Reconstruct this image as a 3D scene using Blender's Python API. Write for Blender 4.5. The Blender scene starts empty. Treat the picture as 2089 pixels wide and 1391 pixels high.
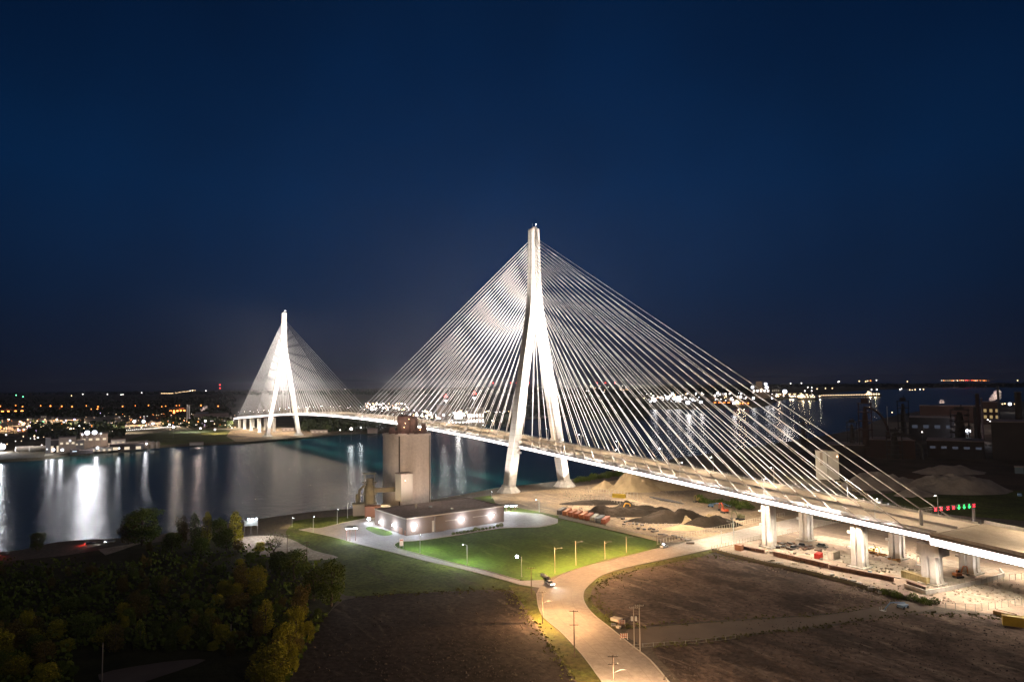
import bpy, math, random, bmesh
from mathutils import Vector, Matrix, noise
R = math.radians
rnd = random.Random(7)
C = bpy.context.scene.collection
SC = bpy.context.scene

# ------------------------------------------------------------------ camera
# world frame: x runs along the bridge (near pylon at 0, far pylon at 776), y across it, z up, metres
PW, PH, FPX = 2089, 1391, 1465.1
PITCH, ROLL, YAW = 0.0607, -0.011693, -0.550123
CAM = Vector((-465.21, 306.49, 84.03))
FW = Vector((math.cos(YAW)*math.cos(PITCH), math.sin(YAW)*math.cos(PITCH), math.sin(PITCH)))
rt = FW.cross(Vector((0, 0, 1))).normalized(); up = rt.cross(FW)
RT = rt*math.cos(ROLL) + up*math.sin(ROLL); UP = up*math.cos(ROLL) - rt*math.sin(ROLL)
cd = bpy.data.cameras.new('camera'); cam = bpy.data.objects.new('camera', cd); C.objects.link(cam)
cd.lens = FPX/PW*36; cd.sensor_width = 36; cd.clip_start = 1; cd.clip_end = 60000
m = Matrix((RT, UP, -FW)).transposed().to_4x4(); m.translation = CAM; cam.matrix_world = m
SC.camera = cam

# ------------------------------------------------------------------ world, exposure
SC.view_settings.view_transform = 'Standard'; SC.view_settings.look = 'None'
SC.view_settings.exposure = 0; SC.view_settings.gamma = 1
SC.cycles.use_denoising = True
SC.cycles.max_bounces = 4; SC.cycles.diffuse_bounces = 2; SC.cycles.glossy_bounces = 2
SC.cycles.transparent_max_bounces = 8; SC.cycles.sample_clamp_indirect = 3; SC.cycles.sample_clamp_direct = 60
SC.cycles.caustics_reflective = False; SC.cycles.caustics_refractive = False
W = bpy.data.worlds.new('World'); SC.world = W; W.use_nodes = True
def sky():
    nt = W.node_tree; N = nt.nodes; L = nt.links; bg = N['Background']
    tc = N.new('ShaderNodeTexCoord'); sp = N.new('ShaderNodeSeparateXYZ'); L.new(tc.outputs['Generated'], sp.inputs[0])
    cr = N.new('ShaderNodeValToRGB'); L.new(sp.outputs['Z'], cr.inputs[0])
    e = cr.color_ramp.elements
    for i, (p, c) in enumerate([(0.0, (.0115, .0130, .0250)), (.035, (.0068, .0130, .0340)), (.12, (.0030, .0150, .0490)),
                 (.26, (.0014, .0160, .0590)), (.42, (.0008, .0112, .0440)), (.60, (.0011, .0068, .0240))]):
        x = e[i] if i < 2 else e.new(p)
        x.position = p; x.color = (*c, 1)
    ns = N.new('ShaderNodeTexNoise'); ns.inputs['Scale'].default_value = 2.3; ns.inputs['Detail'].default_value = 4; ns.inputs['Roughness'].default_value = .45
    L.new(tc.outputs['Generated'], ns.inputs['Vector'])
    mr = N.new('ShaderNodeMapRange'); mr.inputs['From Min'].default_value = .3; mr.inputs['From Max'].default_value = .7
    mr.inputs['To Min'].default_value = .72; mr.inputs['To Max'].default_value = 1.30; L.new(ns.outputs['Fac'], mr.inputs['Value'])
    # lens vignette put into the sky: lightest along the view, darker to the sides
    dt = N.new('ShaderNodeVectorMath'); dt.operation = 'DOT_PRODUCT'; L.new(tc.outputs['Generated'], dt.inputs[0])
    dt.inputs[1].default_value = Vector((.84, -.50, .22)).normalized()
    m2 = N.new('ShaderNodeMapRange'); m2.inputs['From Min'].default_value = .70; m2.inputs['From Max'].default_value = 1
    m2.inputs['To Min'].default_value = .40; m2.inputs['To Max'].default_value = 1.12; L.new(dt.outputs['Value'], m2.inputs['Value'])
    mu = N.new('ShaderNodeMath'); mu.operation = 'MULTIPLY'; L.new(mr.outputs[0], mu.inputs[0]); L.new(m2.outputs[0], mu.inputs[1])
    L.new(cr.outputs['Color'], bg.inputs['Color']); L.new(mu.outputs[0], bg.inputs['Strength'])
sky()
# added fill: one weak, slightly warm sun lamp from behind the camera
sd = bpy.data.lights.new('fill_sun', 'SUN'); so = bpy.data.objects.new('fill_sun', sd); C.objects.link(so)
sd.energy = .16; sd.angle = R(.5); sd.color = (1, .84, .80); so.rotation_euler = (R(52), 0, R(-75))

# ------------------------------------------------------------------ pixel <-> place
def ray(u, v): return FW*FPX + RT*(u-PW/2) - UP*(v-PH/2)
def G(u, v, z=4.0):
    d = ray(u, v); t = (z-CAM.z)/d.z
    return CAM + d*t
def PD(u, v, D): return CAM + ray(u, v)*(D/FPX)          # point at depth D
def depth(p): return (p-CAM).dot(FW)
def ppm(p): return FPX/depth(p)
SD = Vector((RT.x, RT.y, 0)).normalized()                 # horizontal, towards the picture's right
SA = math.atan2(SD.y, SD.x)                               # a thing turned by SA has its local +x to the right, local -y towards us
def facing(p): d = p-CAM; return math.atan2(d.y, d.x)-math.pi/2

# ------------------------------------------------------------------ materials
MATS = {}
def mat(name, col, rough=.8, metal=0, noise_=None, col2=None, emit=None, bump=None, rand=0, spec=None, aspect=None, det=6, lo=.35, hi=.65, fine=0, streak=None):
    if name in MATS: return MATS[name]
    m = bpy.data.materials.new(name); m.use_nodes = True; nt = m.node_tree; N = nt.nodes; L = nt.links; b = N['Principled BSDF']
    b.inputs['Base Color'].default_value = (*col, 1); b.inputs['Roughness'].default_value = rough; b.inputs['Metallic'].default_value = metal
    if spec is not None: b.inputs['Specular IOR Level'].default_value = spec
    if emit:
        b.inputs['Emission Color'].default_value = (*emit[0], 1); b.inputs['Emission Strength'].default_value = emit[1]
    src = None
    if noise_:
        tc = N.new('ShaderNodeTexCoord'); ns = N.new('ShaderNodeTexNoise'); ns.inputs['Scale'].default_value = noise_; ns.inputs['Detail'].default_value = det
        v = tc.outputs['Object']
        if aspect:
            mp = N.new('ShaderNodeMapping'); mp.inputs['Scale'].default_value = aspect; L.new(v, mp.inputs[0]); v = mp.outputs[0]
        L.new(v, ns.inputs['Vector'])
        mr = N.new('ShaderNodeMapRange'); mr.inputs['From Min'].default_value = lo; mr.inputs['From Max'].default_value = hi; L.new(ns.outputs['Fac'], mr.inputs['Value'])
        mx = N.new('ShaderNodeMix'); mx.data_type = 'RGBA'; mx.inputs[6].default_value = (*col, 1)
        mx.inputs[7].default_value = (*(col2 or [c*.6 for c in col]), 1); L.new(mr.outputs[0], mx.inputs[0])
        src = mx.outputs[2]
        if streak:                                         # pale curved scrape and wheel marks
            mp = N.new('ShaderNodeMapping'); mp.inputs['Scale'].default_value = (.35, 1.6, 1); mp.inputs['Rotation'].default_value = (0, 0, .5); L.new(tc.outputs['Object'], mp.inputs[0])
            n3 = N.new('ShaderNodeTexNoise'); n3.inputs['Scale'].default_value = .07; n3.inputs['Detail'].default_value = 8; n3.inputs['Distortion'].default_value = 1.6; L.new(mp.outputs[0], n3.inputs['Vector'])
            r3 = N.new('ShaderNodeMapRange'); r3.inputs['From Min'].default_value = .56; r3.inputs['From Max'].default_value = .68; r3.inputs['To Max'].default_value = .8; L.new(n3.outputs['Fac'], r3.inputs['Value'])
            m3 = N.new('ShaderNodeMix'); m3.data_type = 'RGBA'; L.new(r3.outputs[0], m3.inputs[0]); L.new(src, m3.inputs[6]); m3.inputs[7].default_value = (*streak, 1); src = m3.outputs[2]
        if fine:
            n4 = N.new('ShaderNodeTexNoise'); n4.inputs['Scale'].default_value = .55; n4.inputs['Detail'].default_value = 12; n4.inputs['Roughness'].default_value = .75; L.new(tc.outputs['Object'], n4.inputs['Vector'])
            r4 = N.new('ShaderNodeMapRange'); r4.inputs['From Min'].default_value = .35; r4.inputs['From Max'].default_value = .65; r4.inputs['To Min'].default_value = 1-fine; r4.inputs['To Max'].default_value = 1+fine; L.new(n4.outputs['Fac'], r4.inputs['Value'])
            h4 = N.new('ShaderNodeHueSaturation'); L.new(r4.outputs[0], h4.inputs['Value']); L.new(src, h4.inputs['Color']); src = h4.outputs[0]
        if bump:
            n2 = N.new('ShaderNodeTexNoise'); n2.inputs['Scale'].default_value = noise_*5; n2.inputs['Detail'].default_value = 5; L.new(v, n2.inputs['Vector'])
            bp = N.new('ShaderNodeBump'); bp.inputs['Strength'].default_value = bump[0]; bp.inputs['Distance'].default_value = bump[1]
            L.new(n2.outputs['Fac'], bp.inputs['Height']); L.new(bp.outputs[0], b.inputs['Normal'])
    if rand:
        oi = N.new('ShaderNodeObjectInfo'); hs = N.new('ShaderNodeHueSaturation')
        a = N.new('ShaderNodeMapRange'); a.inputs['To Min'].default_value = 1-rand; a.inputs['To Max'].default_value = 1+rand; L.new(oi.outputs['Random'], a.inputs['Value'])
        L.new(a.outputs[0], hs.inputs['Value'])
        if src: L.new(src, hs.inputs['Color'])
        else: hs.inputs['Color'].default_value = (*col, 1)
        src = hs.outputs[0]
    if src: L.new(src, b.inputs['Base Color'])
    MATS[name] = m; return m
def glow(name, col, s): return mat(name, (.02, .02, .02), .5, emit=(col, s))

CONC = mat('pale concrete', (.62, .58, .52), .85, noise_=.35, col2=(.50, .46, .41), aspect=(1, 1, .25), fine=0.1)
CONC2 = mat('formed concrete', (.55, .51, .46), .85, noise_=.5, col2=(.40, .37, .33), aspect=(1, 1, .3), bump=(.3, .1))
def pylon_mat():
    m = mat('pylon concrete', (.64, .60, .54), .85, noise_=.30, col2=(.50, .46, .41), aspect=(1, 1, .3)); N = m.node_tree.nodes; L = m.node_tree.links; b = N['Principled BSDF']
    src = b.inputs['Base Color'].links[0].from_socket
    tc = N.new('ShaderNodeTexCoord'); sp = N.new('ShaderNodeSeparateXYZ'); L.new(tc.outputs['Object'], sp.inputs[0])
    a = N.new('ShaderNodeMath'); a.operation = 'MODULO'; a.inputs[1].default_value = 4.6; L.new(sp.outputs['Z'], a.inputs[0])
    c = N.new('ShaderNodeMath'); c.operation = 'LESS_THAN'; c.inputs[1].default_value = .28; L.new(a.outputs[0], c.inputs[0])
    d = N.new('ShaderNodeMath'); d.operation = 'MULTIPLY'; d.inputs[1].default_value = .45; L.new(c.outputs[0], d.inputs[0])
    mx = N.new('ShaderNodeMix'); mx.data_type = 'RGBA'; L.new(d.outputs[0], mx.inputs[0]); L.new(src, mx.inputs[6]); mx.inputs[7].default_value = (.2, .18, .15, 1)
    L.new(mx.outputs[2], b.inputs['Base Color']); return m
PYL = pylon_mat()
DECKM = mat('deck paving', (.42, .35, .27), .8, noise_=.06, col2=(.35, .29, .22), aspect=(.25, 1.5, 1), fine=0.15)
GIRD = mat('dark girder', (.16, .14, .13), .6)
CABLE = mat('cable sheath', (.80, .78, .75), .5)
SLEEVE = mat('anchor sleeve', (.30, .26, .22), .6)
STEEL = mat('galvanised steel', (.45, .46, .46), .45, .6)
DSTEEL = mat('dark steel', (.10, .09, .085), .5, .3)
WOOD = mat('pole wood', (.12, .085, .06), .9)
WASH = glow('girder light wash glow', (1, .90, .86), 4.5)  # stands in for light falling on the girder face, painted as a glow
LAMPW = glow('lamp white', (1, .97, .95), 40)
LAMPC = glow('lamp cool', (.80, .90, 1), 60)
LAMPA = glow('lamp warm', (1, .72, .40), 30)
LAMPO = glow('lamp orange', (1, .30, .06), 14)
LAMPR = glow('lamp red', (1, .04, .02), 14)
LAMPG = glow('lamp green', (.1, 1, .2), 8)
GLASS = mat('dark glass', (.02, .025, .03), .1)
RUB = mat('rubber', (.02, .02, .02), .9)

# ------------------------------------------------------------------ mesh helpers
class MB:
    def __init__(s): s.v = []; s.f = []; s.m = []
    def poly(s, pts, m=0):
        n = len(s.v); s.v += [tuple(p) for p in pts]; s.f.append(tuple(range(n, n+len(pts)))); s.m.append(m)
    def box(s, c, d, rz=0, m=0, taper=1.0):
        n = len(s.v); cx, cy, cz = c; a, b = math.cos(rz), math.sin(rz)
        for k in (0, 1):
            q = 1 if k == 0 else taper
            for sx, sy in ((-1, -1), (1, -1), (1, 1), (-1, 1)):
                x, y = sx*d[0]/2*q, sy*d[1]/2*q
                s.v.append((cx+a*x-b*y, cy+b*x+a*y, cz+(k-.5)*d[2]))
        for f in ((0, 3, 2, 1), (4, 5, 6, 7), (0, 1, 5, 4), (1, 2, 6, 5), (2, 3, 7, 6), (3, 0, 4, 7)):
            s.f.append(tuple(n+i for i in f)); s.m.append(m)
    def tube(s, p0, p1, r0, r1=None, n=6, m=0, cap=True):
        if r1 is None: r1 = r0
        p0, p1 = Vector(p0), Vector(p1); d = (p1-p0).normalized()
        a = d.orthogonal().normalized(); b = d.cross(a); k = len(s.v)
        for p, r in ((p0, r0), (p1, r1)):
            for i in range(n):
                t = 2*math.pi*i/n; s.v.append(tuple(p+a*(r*math.cos(t))+b*(r*math.sin(t))))
        for i in range(n):
            j = (i+1) % n; s.f.append((k+i, k+j, k+n+j, k+n+i)); s.m.append(m)
        if cap: s.f.append(tuple(k+n+i for i in range(n))); s.m.append(m); s.f.append(tuple(k+n-1-i for i in range(n))); s.m.append(m)
    def loft(s, rings, m=0, cap=True):
        k = len(s.v); n = len(rings[0])
        for r in rings: s.v += [tuple(p) for p in r]
        for a in range(len(rings)-1):
            for i in range(n):
                j = (i+1) % n; o = k+a*n; s.f.append((o+i, o+j, o+n+j, o+n+i)); s.m.append(m)
        if cap:
            s.f.append(tuple(k+n-1-i for i in range(n))); s.m.append(m)
            o = k+(len(rings)-1)*n; s.f.append(tuple(o+i for i in range(n))); s.m.append(m)
    def ball(s, c, r, m=0, n=8, sz=1):
        rings = []
        for a in range(1, 5):
            t = math.pi*a/5; rings.append([(c[0]+r*math.sin(t)*math.cos(2*math.pi*i/n), c[1]+r*math.sin(t)*math.sin(2*math.pi*i/n), c[2]-r*sz*math.cos(t)) for i in range(n)])
        s.loft(rings, m)
    def build(s, name, mats, parent=None, smooth=False):
        me = bpy.data.meshes.new(name); me.from_pydata(s.v, [], s.f)
        if not isinstance(mats, (list, tuple)): mats = [mats]
        for x in mats: me.materials.append(x)
        me.polygons.foreach_set('material_index', s.m)
        if smooth: me.polygons.foreach_set('use_smooth', [True]*len(s.f))
        me.update()
        o = bpy.data.objects.new(name, me); C.objects.link(o)
        if parent: o.parent = parent
        return o
def tag(o, label=None, cat=None, group=None, kind=None):
    if label: o['label'] = label
    if cat: o['category'] = cat
    if group: o['group'] = group
    if kind: o['kind'] = kind
    return o
def thing(name, label, cat, loc=(0, 0, 0), rz=0, group=None):
    o = bpy.data.objects.new(name, None); C.objects.link(o); o.empty_display_size = .5
    o.location = loc; o.rotation_euler = (0, 0, rz); return tag(o, label, cat, group)
def kids(o): return [c for c in KID.get(o.name, [])]
def dup(root, loc=None, rz=None, label=None, scale=None, group=None, lights=True):
    def cp(o, par):
        c = o.copy(); C.objects.link(c)
        if par: c.parent = par
        for ch in list(o.children):
            if ch.type == 'LIGHT' and not lights: continue
            cp(ch, c)
        return c
    r = cp(root, None)
    if loc is not None: r.location = loc
    if rz is not None: r.rotation_euler = (0, 0, rz)
    if scale is not None: r.scale = scale if hasattr(scale, '__len__') else (scale,)*3
    if label: r['label'] = label
    if group: r['group'] = group
    return r
def lamp(kind, loc, power, col=(1, .95, .9), r=.3, aim=None, spot=60, blend=.5, parent=None, size=None, name='light'):
    l = bpy.data.lights.new(name, kind); l.energy = power; l.color = col
    if kind in ('POINT', 'SPOT'): l.shadow_soft_size = r
    if kind == 'SPOT': l.spot_size = R(spot); l.spot_blend = blend
    if kind == 'AREA':
        l.shape = 'RECTANGLE'; l.size, l.size_y = size; l.spread = R(150)
    o = bpy.data.objects.new(name, l); C.objects.link(o); o.location = loc
    if aim is not None: o.rotation_euler = (Vector(aim)-Vector(loc)).to_track_quat('-Z', 'Y').to_euler()
    if parent: o.parent = parent
    return o
def smooth_px(pts, k=4, closed=True):
    out = []; n = len(pts)
    rng = range(n if closed else n-1)
    for i in rng:
        if closed: p = [pts[(i+j) % n] for j in (-1, 0, 1, 2)]
        else: p = [pts[min(max(i+j, 0), n-1)] for j in (-1, 0, 1, 2)]
        for q in range(k):
            t = q/k
            out.append(tuple(.5*(2*p[1][a]+(p[2][a]-p[0][a])*t+(2*p[0][a]-5*p[1][a]+4*p[2][a]-p[3][a])*t*t+(3*p[1][a]-p[0][a]-3*p[2][a]+p[3][a])*t**3) for a in (0, 1)))
    if not closed: out.append(tuple(pts[-1]))
    return out
GZ = 4.0
HAZE = 1.7e-5
def sheet(name, px, m, z, sm=0, kind='structure', world=None, label=None):
    pts = smooth_px(px, sm) if sm else px
    w = [G(u, v, z) for u, v in pts] + [Vector((a, b, z)) for a, b in (world or [])]
    b = MB(); b.poly(w)
    me_o = b.build(name, m)
    if me_o.data.polygons[0].normal.z < 0: me_o.data.flip_normals()
    tag(me_o, kind=kind)
    return me_o
def ribbon(name, px, w, h, m, z=4.0, sm=0, parent=None):
    pts = [G(u, v, z) for u, v in (smooth_px(px, sm, False) if sm else px)]
    b = MB(); rings = []
    for i, p in enumerate(pts):
        d = (pts[min(i+1, len(pts)-1)]-pts[max(i-1, 0)]).normalized(); n = Vector((-d.y, d.x, 0))*(w/2)
        rings.append([p-n, p+n, p+n+Vector((0, 0, h)), p-n+Vector((0, 0, h))])
    b.loft(rings)
    return b.build(name, m, parent)

# ------------------------------------------------------------------ ground and water
def water_mat():
    m = bpy.data.materials.new('river water'); m.use_nodes = True; N = m.node_tree.nodes; L = m.node_tree.links; b = N['Principled BSDF']
    b.inputs['Base Color'].default_value = (.005, .045, .040, 1); b.inputs['Roughness'].default_value = .23; b.inputs['IOR'].default_value = 1.33
    tc = N.new('ShaderNodeTexCoord')
    h = None
    for sc, dist, asp, rot in ((.09, .55, (1, .40, 1), .5), (.26, .62, (1, .32, 1), .1), (.9, .16, (1, .5, 1), -.2)):
        mp = N.new('ShaderNodeMapping'); mp.inputs['Scale'].default_value = asp; mp.inputs['Rotation'].default_value = (0, 0, YAW+math.pi/2+rot-.2+math.pi/2)
        L.new(tc.outputs['Object'], mp.inputs[0])
        n = N.new('ShaderNodeTexNoise'); n.inputs['Scale'].default_value = sc; n.inputs['Detail'].default_value = 4; n.inputs['Distortion'].default_value = .4
        L.new(mp.outputs[0], n.inputs['Vector'])
        bp = N.new('ShaderNodeBump'); bp.inputs['Strength'].default_value = 1; bp.inputs['Distance'].default_value = dist
        L.new(n.outputs['Fac'], bp.inputs['Height'])
        if h: L.new(h, bp.inputs['Normal'])
        h = bp.outputs[0]
    L.new(h, b.inputs['Normal']); return m
b = MB(); b.poly([(-6000, -40000, 0), (40000, -40000, 0), (40000, 9000, 0), (-6000, 9000, 0)])
tag(b.build('water', water_mat()), kind='structure')

EARTH = mat('bank earth', (.105, .080, .058), .95, noise_=.03, col2=(.060, .050, .034), bump=(.6, .3), fine=0.5)
SAND = mat('sandy yard', (.27, .19, .11), .95, noise_=.035, col2=(.14, .10, .065), bump=(.6, .3), lo=.4, hi=.62, fine=0.45, streak=(0.36, 0.27, 0.17))
YARD = mat('construction yard', (.25, .185, .135), .95, noise_=.04, col2=(.18, .135, .10), bump=(.3, .1), fine=0.22, streak=(0.34, 0.26, 0.19))
PALE = mat('pale gravel track', (.42, .36, .28), .95, noise_=.1, col2=(.30, .25, .19), bump=(.4, .15), fine=0.4)
FIELD = mat('dark tilled field', (.050, .038, .034), 1, noise_=.05, col2=(.030, .023, .021), bump=(.8, .3), spec=.1, fine=0.6, streak=(0.085, 0.066, 0.058))
FIELD2 = mat('brown bare field', (.165, .118, .095), 1, noise_=.06, col2=(.075, .054, .045), bump=(1, .6), spec=.1, aspect=(1, 1.6, 1), det=12, lo=.42, hi=.6, fine=0.55, streak=(0.26, 0.2, 0.16))
LAWN = mat('mown lawn', (.075, .135, .018), .95, noise_=.05, col2=(.052, .096, .012), bump=(.5, .15), spec=.15, fine=0.4, streak=(0.1, 0.15, 0.03))
MEAD = mat('rough meadow', (.090, .115, .024), 1, noise_=.045, col2=(.040, .055, .012), bump=(.8, .3), spec=.1, fine=0.55, streak=(0.06, 0.06, 0.025))
VERGE = mat('verge grass', (.095, .120, .018), .95, noise_=.12, col2=(.11, .095, .030), bump=(.7, .2), spec=.1, fine=0.55, streak=(0.14, 0.1, 0.05))
ASPH = mat('worn road concrete', (.40, .34, .29), .8, noise_=.05, col2=(.31, .265, .23), aspect=(1, 1, 1), spec=.35, fine=0.22, streak=(0.3, 0.26, 0.22))
LANE = mat('grey lane asphalt', (.33, .31, .31), .6, noise_=.06, col2=(.25, .24, .24), fine=0.25, streak=(0.27, 0.265, 0.27))
KERB = mat('kerb stone', (.45, .41, .36), .85)
FARG = mat('far bank ground', (.14, .115, .08), 1, noise_=.012, col2=(.07, .062, .04), spec=.1, fine=0.5, streak=(0.12, 0.1, 0.07))
FARGRASS = mat('far bank grass', (.075, .085, .025), 1, noise_=.03, col2=(.045, .055, .018), spec=.1, fine=0.5)

shore = [(-900, 1190), (-300, 1165), (0, 1140), (90, 1122), (170, 1112), (280, 1106), (360, 1096), (450, 1082), (520, 1070), (600, 1058), (680, 1050), (760, 1043),
         (850, 1032), (930, 1018), (1000, 1004), (1050, 998), (1110, 992), (1180, 982), (1230, 970), (1290, 960), (1360, 944), (1450, 930), (1560, 912),
         (1650, 898), (1740, 880), (1800, 856), (1900, 838), (2089, 820), (2400, 812)]
sh = smooth_px(shore, 3, False)
nb = [G(u, v, 0) for u, v in sh]
def bank(name, pts, back, m, top=4.0, inset=5):
    # a sloping bank from the water line up to the flat land behind it
    b = MB(); n = len(pts); up_ = []
    for i, p in enumerate(pts):
        d = (pts[min(i+1, n-1)]-pts[max(i-1, 0)]).normalized(); q = Vector((-d.y, d.x, 0)); q = q if back*1 > 0 else -q
        w = inset*(1+.5*noise.noise(p*.02)); up_.append(p + q*w)
    for i in range(n-1):
        b.poly([(pts[i].x, pts[i].y, -1), (pts[i+1].x, pts[i+1].y, -1), (up_[i+1].x, up_[i+1].y, top), (up_[i].x, up_[i].y, top)])
    return b, up_
b, top_ = bank('near_bank', nb, -1, EARTH)
b.poly([(p.x, p.y, 4.0) for p in top_] + [(-4000, -5200, 4.0), (-4000, 4000, 4.0), (200, 2500, 4.0)])
o = b.build('near_bank_ground', EARTH); tag(o, kind='structure')

fshore = [(-700, 985), (-200, 955), (0, 943), (90, 938), (170, 926), (250, 920), (330, 913), (410, 909), (480, 905), (560, 899), (625, 894), (700, 886), (780, 884), (860, 880),
          (930, 872), (1000, 864), (1050, 858), (1120, 852), (1200, 846), (1300, 836), (1400, 834), (1540, 832), (1575, 824), (1600, 815), (1650, 808), (1690, 803), (1760, 797), (1900, 791), (2089, 787), (2700, 780)]
fb = [G(u, v, 0) for u, v in smooth_px(fshore, 3, False)]
b, top_ = bank('far', fb, 1, FARG, top=2.6, inset=9)
b.poly([(p.x, p.y, 2.6) for p in top_] + [(30000, -30000, 2.6), (30000, 8000, 2.6), (1200, 5000, 2.6)])
o = b.build('far_bank_ground', FARG); tag(o, kind='structure')

sheet('sand_ground', [(1005, 1010), (1060, 1004), (1120, 998), (1190, 990), (1240, 982), (1330, 970), (1440, 985), (1560, 1008), (1700, 1040), (1640, 1052), (1530, 1078), (1440, 1096),
      (1370, 1106), (1335, 1098), (1270, 1084), (1190, 1066), (1140, 1052), (1060, 1036), (1005, 1026)], SAND, 4.012, 3)
sheet('grass_ground', [(600, 1062), (700, 1053), (850, 1036), (930, 1022), (1000, 1010), (1010, 1026), (1060, 1036), (1140, 1052), (1190, 1066), (1270, 1084), (1345, 1105), (1340, 1120),
      (1240, 1140), (1130, 1175), (1100, 1195), (1040, 1204), (900, 1206), (735, 1216), (690, 1205), (640, 1150), (585, 1110)], MEAD, 4.016, 2)
sheet('lawn', [(806, 1110), (815, 1105), (850, 1103), (919, 1094), (975, 1085), (1029, 1077), (1100, 1075), (1133, 1068), (1150, 1062), (1200, 1072), (1270, 1088), (1330, 1101), (1344, 1109), (1315, 1121), (1240, 1139),
      (1180, 1157), (1128, 1175), (1095, 1184), (1055, 1180), (991, 1162), (919, 1145), (850, 1127), (812, 1117)], LAWN, 4.022, 2)
sheet('building_forecourt', [(610, 1080), (632, 1076), (653, 1077), (700, 1066), (751, 1056), (800, 1050), (1030, 1043), (1060, 1044), (1105, 1048), (1138, 1058), (1138, 1066), (1100, 1074), (1030, 1076),
      (975, 1083), (919, 1092), (850, 1102), (815, 1104), (804, 1110), (812, 1118), (850, 1129), (919, 1147), (991, 1164), (1060, 1184), (1110, 1182), (1112, 1200), (1060, 1192), (1015, 1179), (943, 1160), (871, 1144), (799, 1126), (727, 1108), (680, 1095)], LANE, 4.030, 1)
sheet('forecourt_lawn', [(746, 1078), (760, 1074), (800, 1086), (792, 1092), (770, 1090)], LAWN, 4.040, 3)
roadL = [(1229, 1391), (1194, 1343), (1150, 1294), (1113, 1263), (1099, 1238), (1095, 1210), (1108, 1190), (1130, 1181), (1150, 1169), (1194, 1155), (1260, 1139), (1330, 1121), (1400, 1106), (1470, 1090), (1540, 1074), (1628, 1056), (1720, 1036), (1800, 1018)]
roadR = [(1366, 1391), (1326, 1345), (1282, 1310), (1245, 1280), (1212, 1254), (1192, 1228), (1191, 1206), (1207, 1188), (1229, 1173), (1278, 1157), (1348, 1142), (1410, 1128), (1480, 1113), (1560, 1097), (1640, 1080), (1720, 1062), (1800, 1044)]
sL, sR = smooth_px(roadL, 4, False), smooth_px(roadR, 4, False)
gl, gr = [G(u, v, 4.034) for u, v in sL], [G(u, v, 4.034) for u, v in sR]
ext = (G(1229, 1391)-G(1194, 1343)).normalized()
gl = [gl[0]+ext*150, *gl]; gr = [gr[0]+ext*150, *gr]
b = MB(); b.poly(gl+gr[::-1]); o = b.build('main_road', ASPH)
if o.data.polygons[0].normal.z < 0: o.data.flip_normals()
tag(o, kind='structure')
JM = mat('joint tar', (.27, .23, .195), .9)
b = MB()                                                  # saw-cut joints across and along the concrete road
def lerp(a, c, t): return a+(c-a)*t
for t in (.27, .5, .74):
    for i in range(1, 66):
        j = min(i, len(gr)-2); k = j
        if k+1 >= len(gl): break
        p, q = lerp(gl[k], gr[k], t), lerp(gl[k+1], gr[k+1], t); n = Vector((-(q-p).y, (q-p).x, 0)).normalized()*.07
        z = Vector((0, 0, .004)); b.poly([p-n+z, q-n+z, q+n+z, p+n+z])
tag(b.build('road_joints', JM), kind='structure')
for nm, px in (('kerb', roadL[:6]), ('kerb', roadL[8:]), ('kerb', roadR[:]), ('kerb', [(610, 1080), (680, 1095), (727, 1108), (799, 1126), (871, 1144), (943, 1160), (1015, 1179), (1060, 1192)]),
               ('kerb', [(632, 1076), (653, 1077), (700, 1066), (751, 1056)]), ('kerb', [(1060, 1183), (991, 1163.5), (919, 1146), (850, 1128), (811, 1117.5), (805, 1110), (816, 1104.5), (850, 1102.5), (919, 1093), (975, 1084), (1030, 1076.5), (1100, 1074.5), (1136, 1067)])):
    tag(ribbon(nm, px, .35, .14, KERB, 4.03, 4), kind='structure')
sheet('verge', [(1040, 1192), (1082, 1200), (1094, 1212), (1098, 1238), (1112, 1264), (1149, 1295), (1193, 1344), (1228, 1391), (1310, 1520), (1270, 1520), (1178, 1391), (1138, 1335), (1100, 1280), (1064, 1228), (1044, 1202)], VERGE, 4.026, 2)
sheet('verge', [(1246, 1280), (1213, 1253), (1193, 1227), (1192, 1206), (1208, 1188), (1230, 1173), (1280, 1158), (1349, 1143), (1420, 1128), (1470, 1118), (1440, 1132), (1350, 1152), (1270, 1168), (1228, 1184), (1208, 1202), (1206, 1224), (1225, 1247), (1262, 1274)], VERGE, 4.026, 2)
sheet('bare_field', [(735, 1216), (900, 1207), (1036, 1203), (1060, 1230), (1096, 1282), (1134, 1337), (1174, 1391), (1230, 1480), (560, 1480), (585, 1391), (620, 1320), (680, 1240)], FIELD, 4.020, 2)
sheet('bare_field', [(1209, 1203), (1230, 1186), (1272, 1170), (1352, 1153), (1442, 1132), (1520, 1142), (1640, 1166), (1740, 1190), (1840, 1222), (1700, 1250), (1500, 1262), (1290, 1278), (1264, 1274), (1227, 1247), (1208, 1222)], FIELD2, 4.020, 2)
sheet('bare_field', [(1330, 1322), (1500, 1300), (1700, 1276), (1860, 1252), (2089, 1262), (2500, 1330), (2500, 1700), (1560, 1700), (1400, 1400)], FIELD2, 4.018, 2)
sheet('gravel_path', [(1282, 1284), (1500, 1266), (1700, 1252), (1850, 1228), (1905, 1236), (1870, 1248), (1700, 1272), (1500, 1296), (1325, 1318), (1300, 1310)], mat('dull gravel', (.17, .13, .10), 1, noise_=.08, col2=(.12, .09, .07)), 4.030, 3)
sheet('yard_ground', [(1455, 1122), (1500, 1110), (1640, 1080), (1760, 1054), (1900, 1040), (2089, 1080), (2400, 1140), (2400, 1330), (2089, 1262), (1930, 1240), (1850, 1222), (1740, 1188), (1600, 1152), (1500, 1134)], YARD, 4.014, 2)
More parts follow.
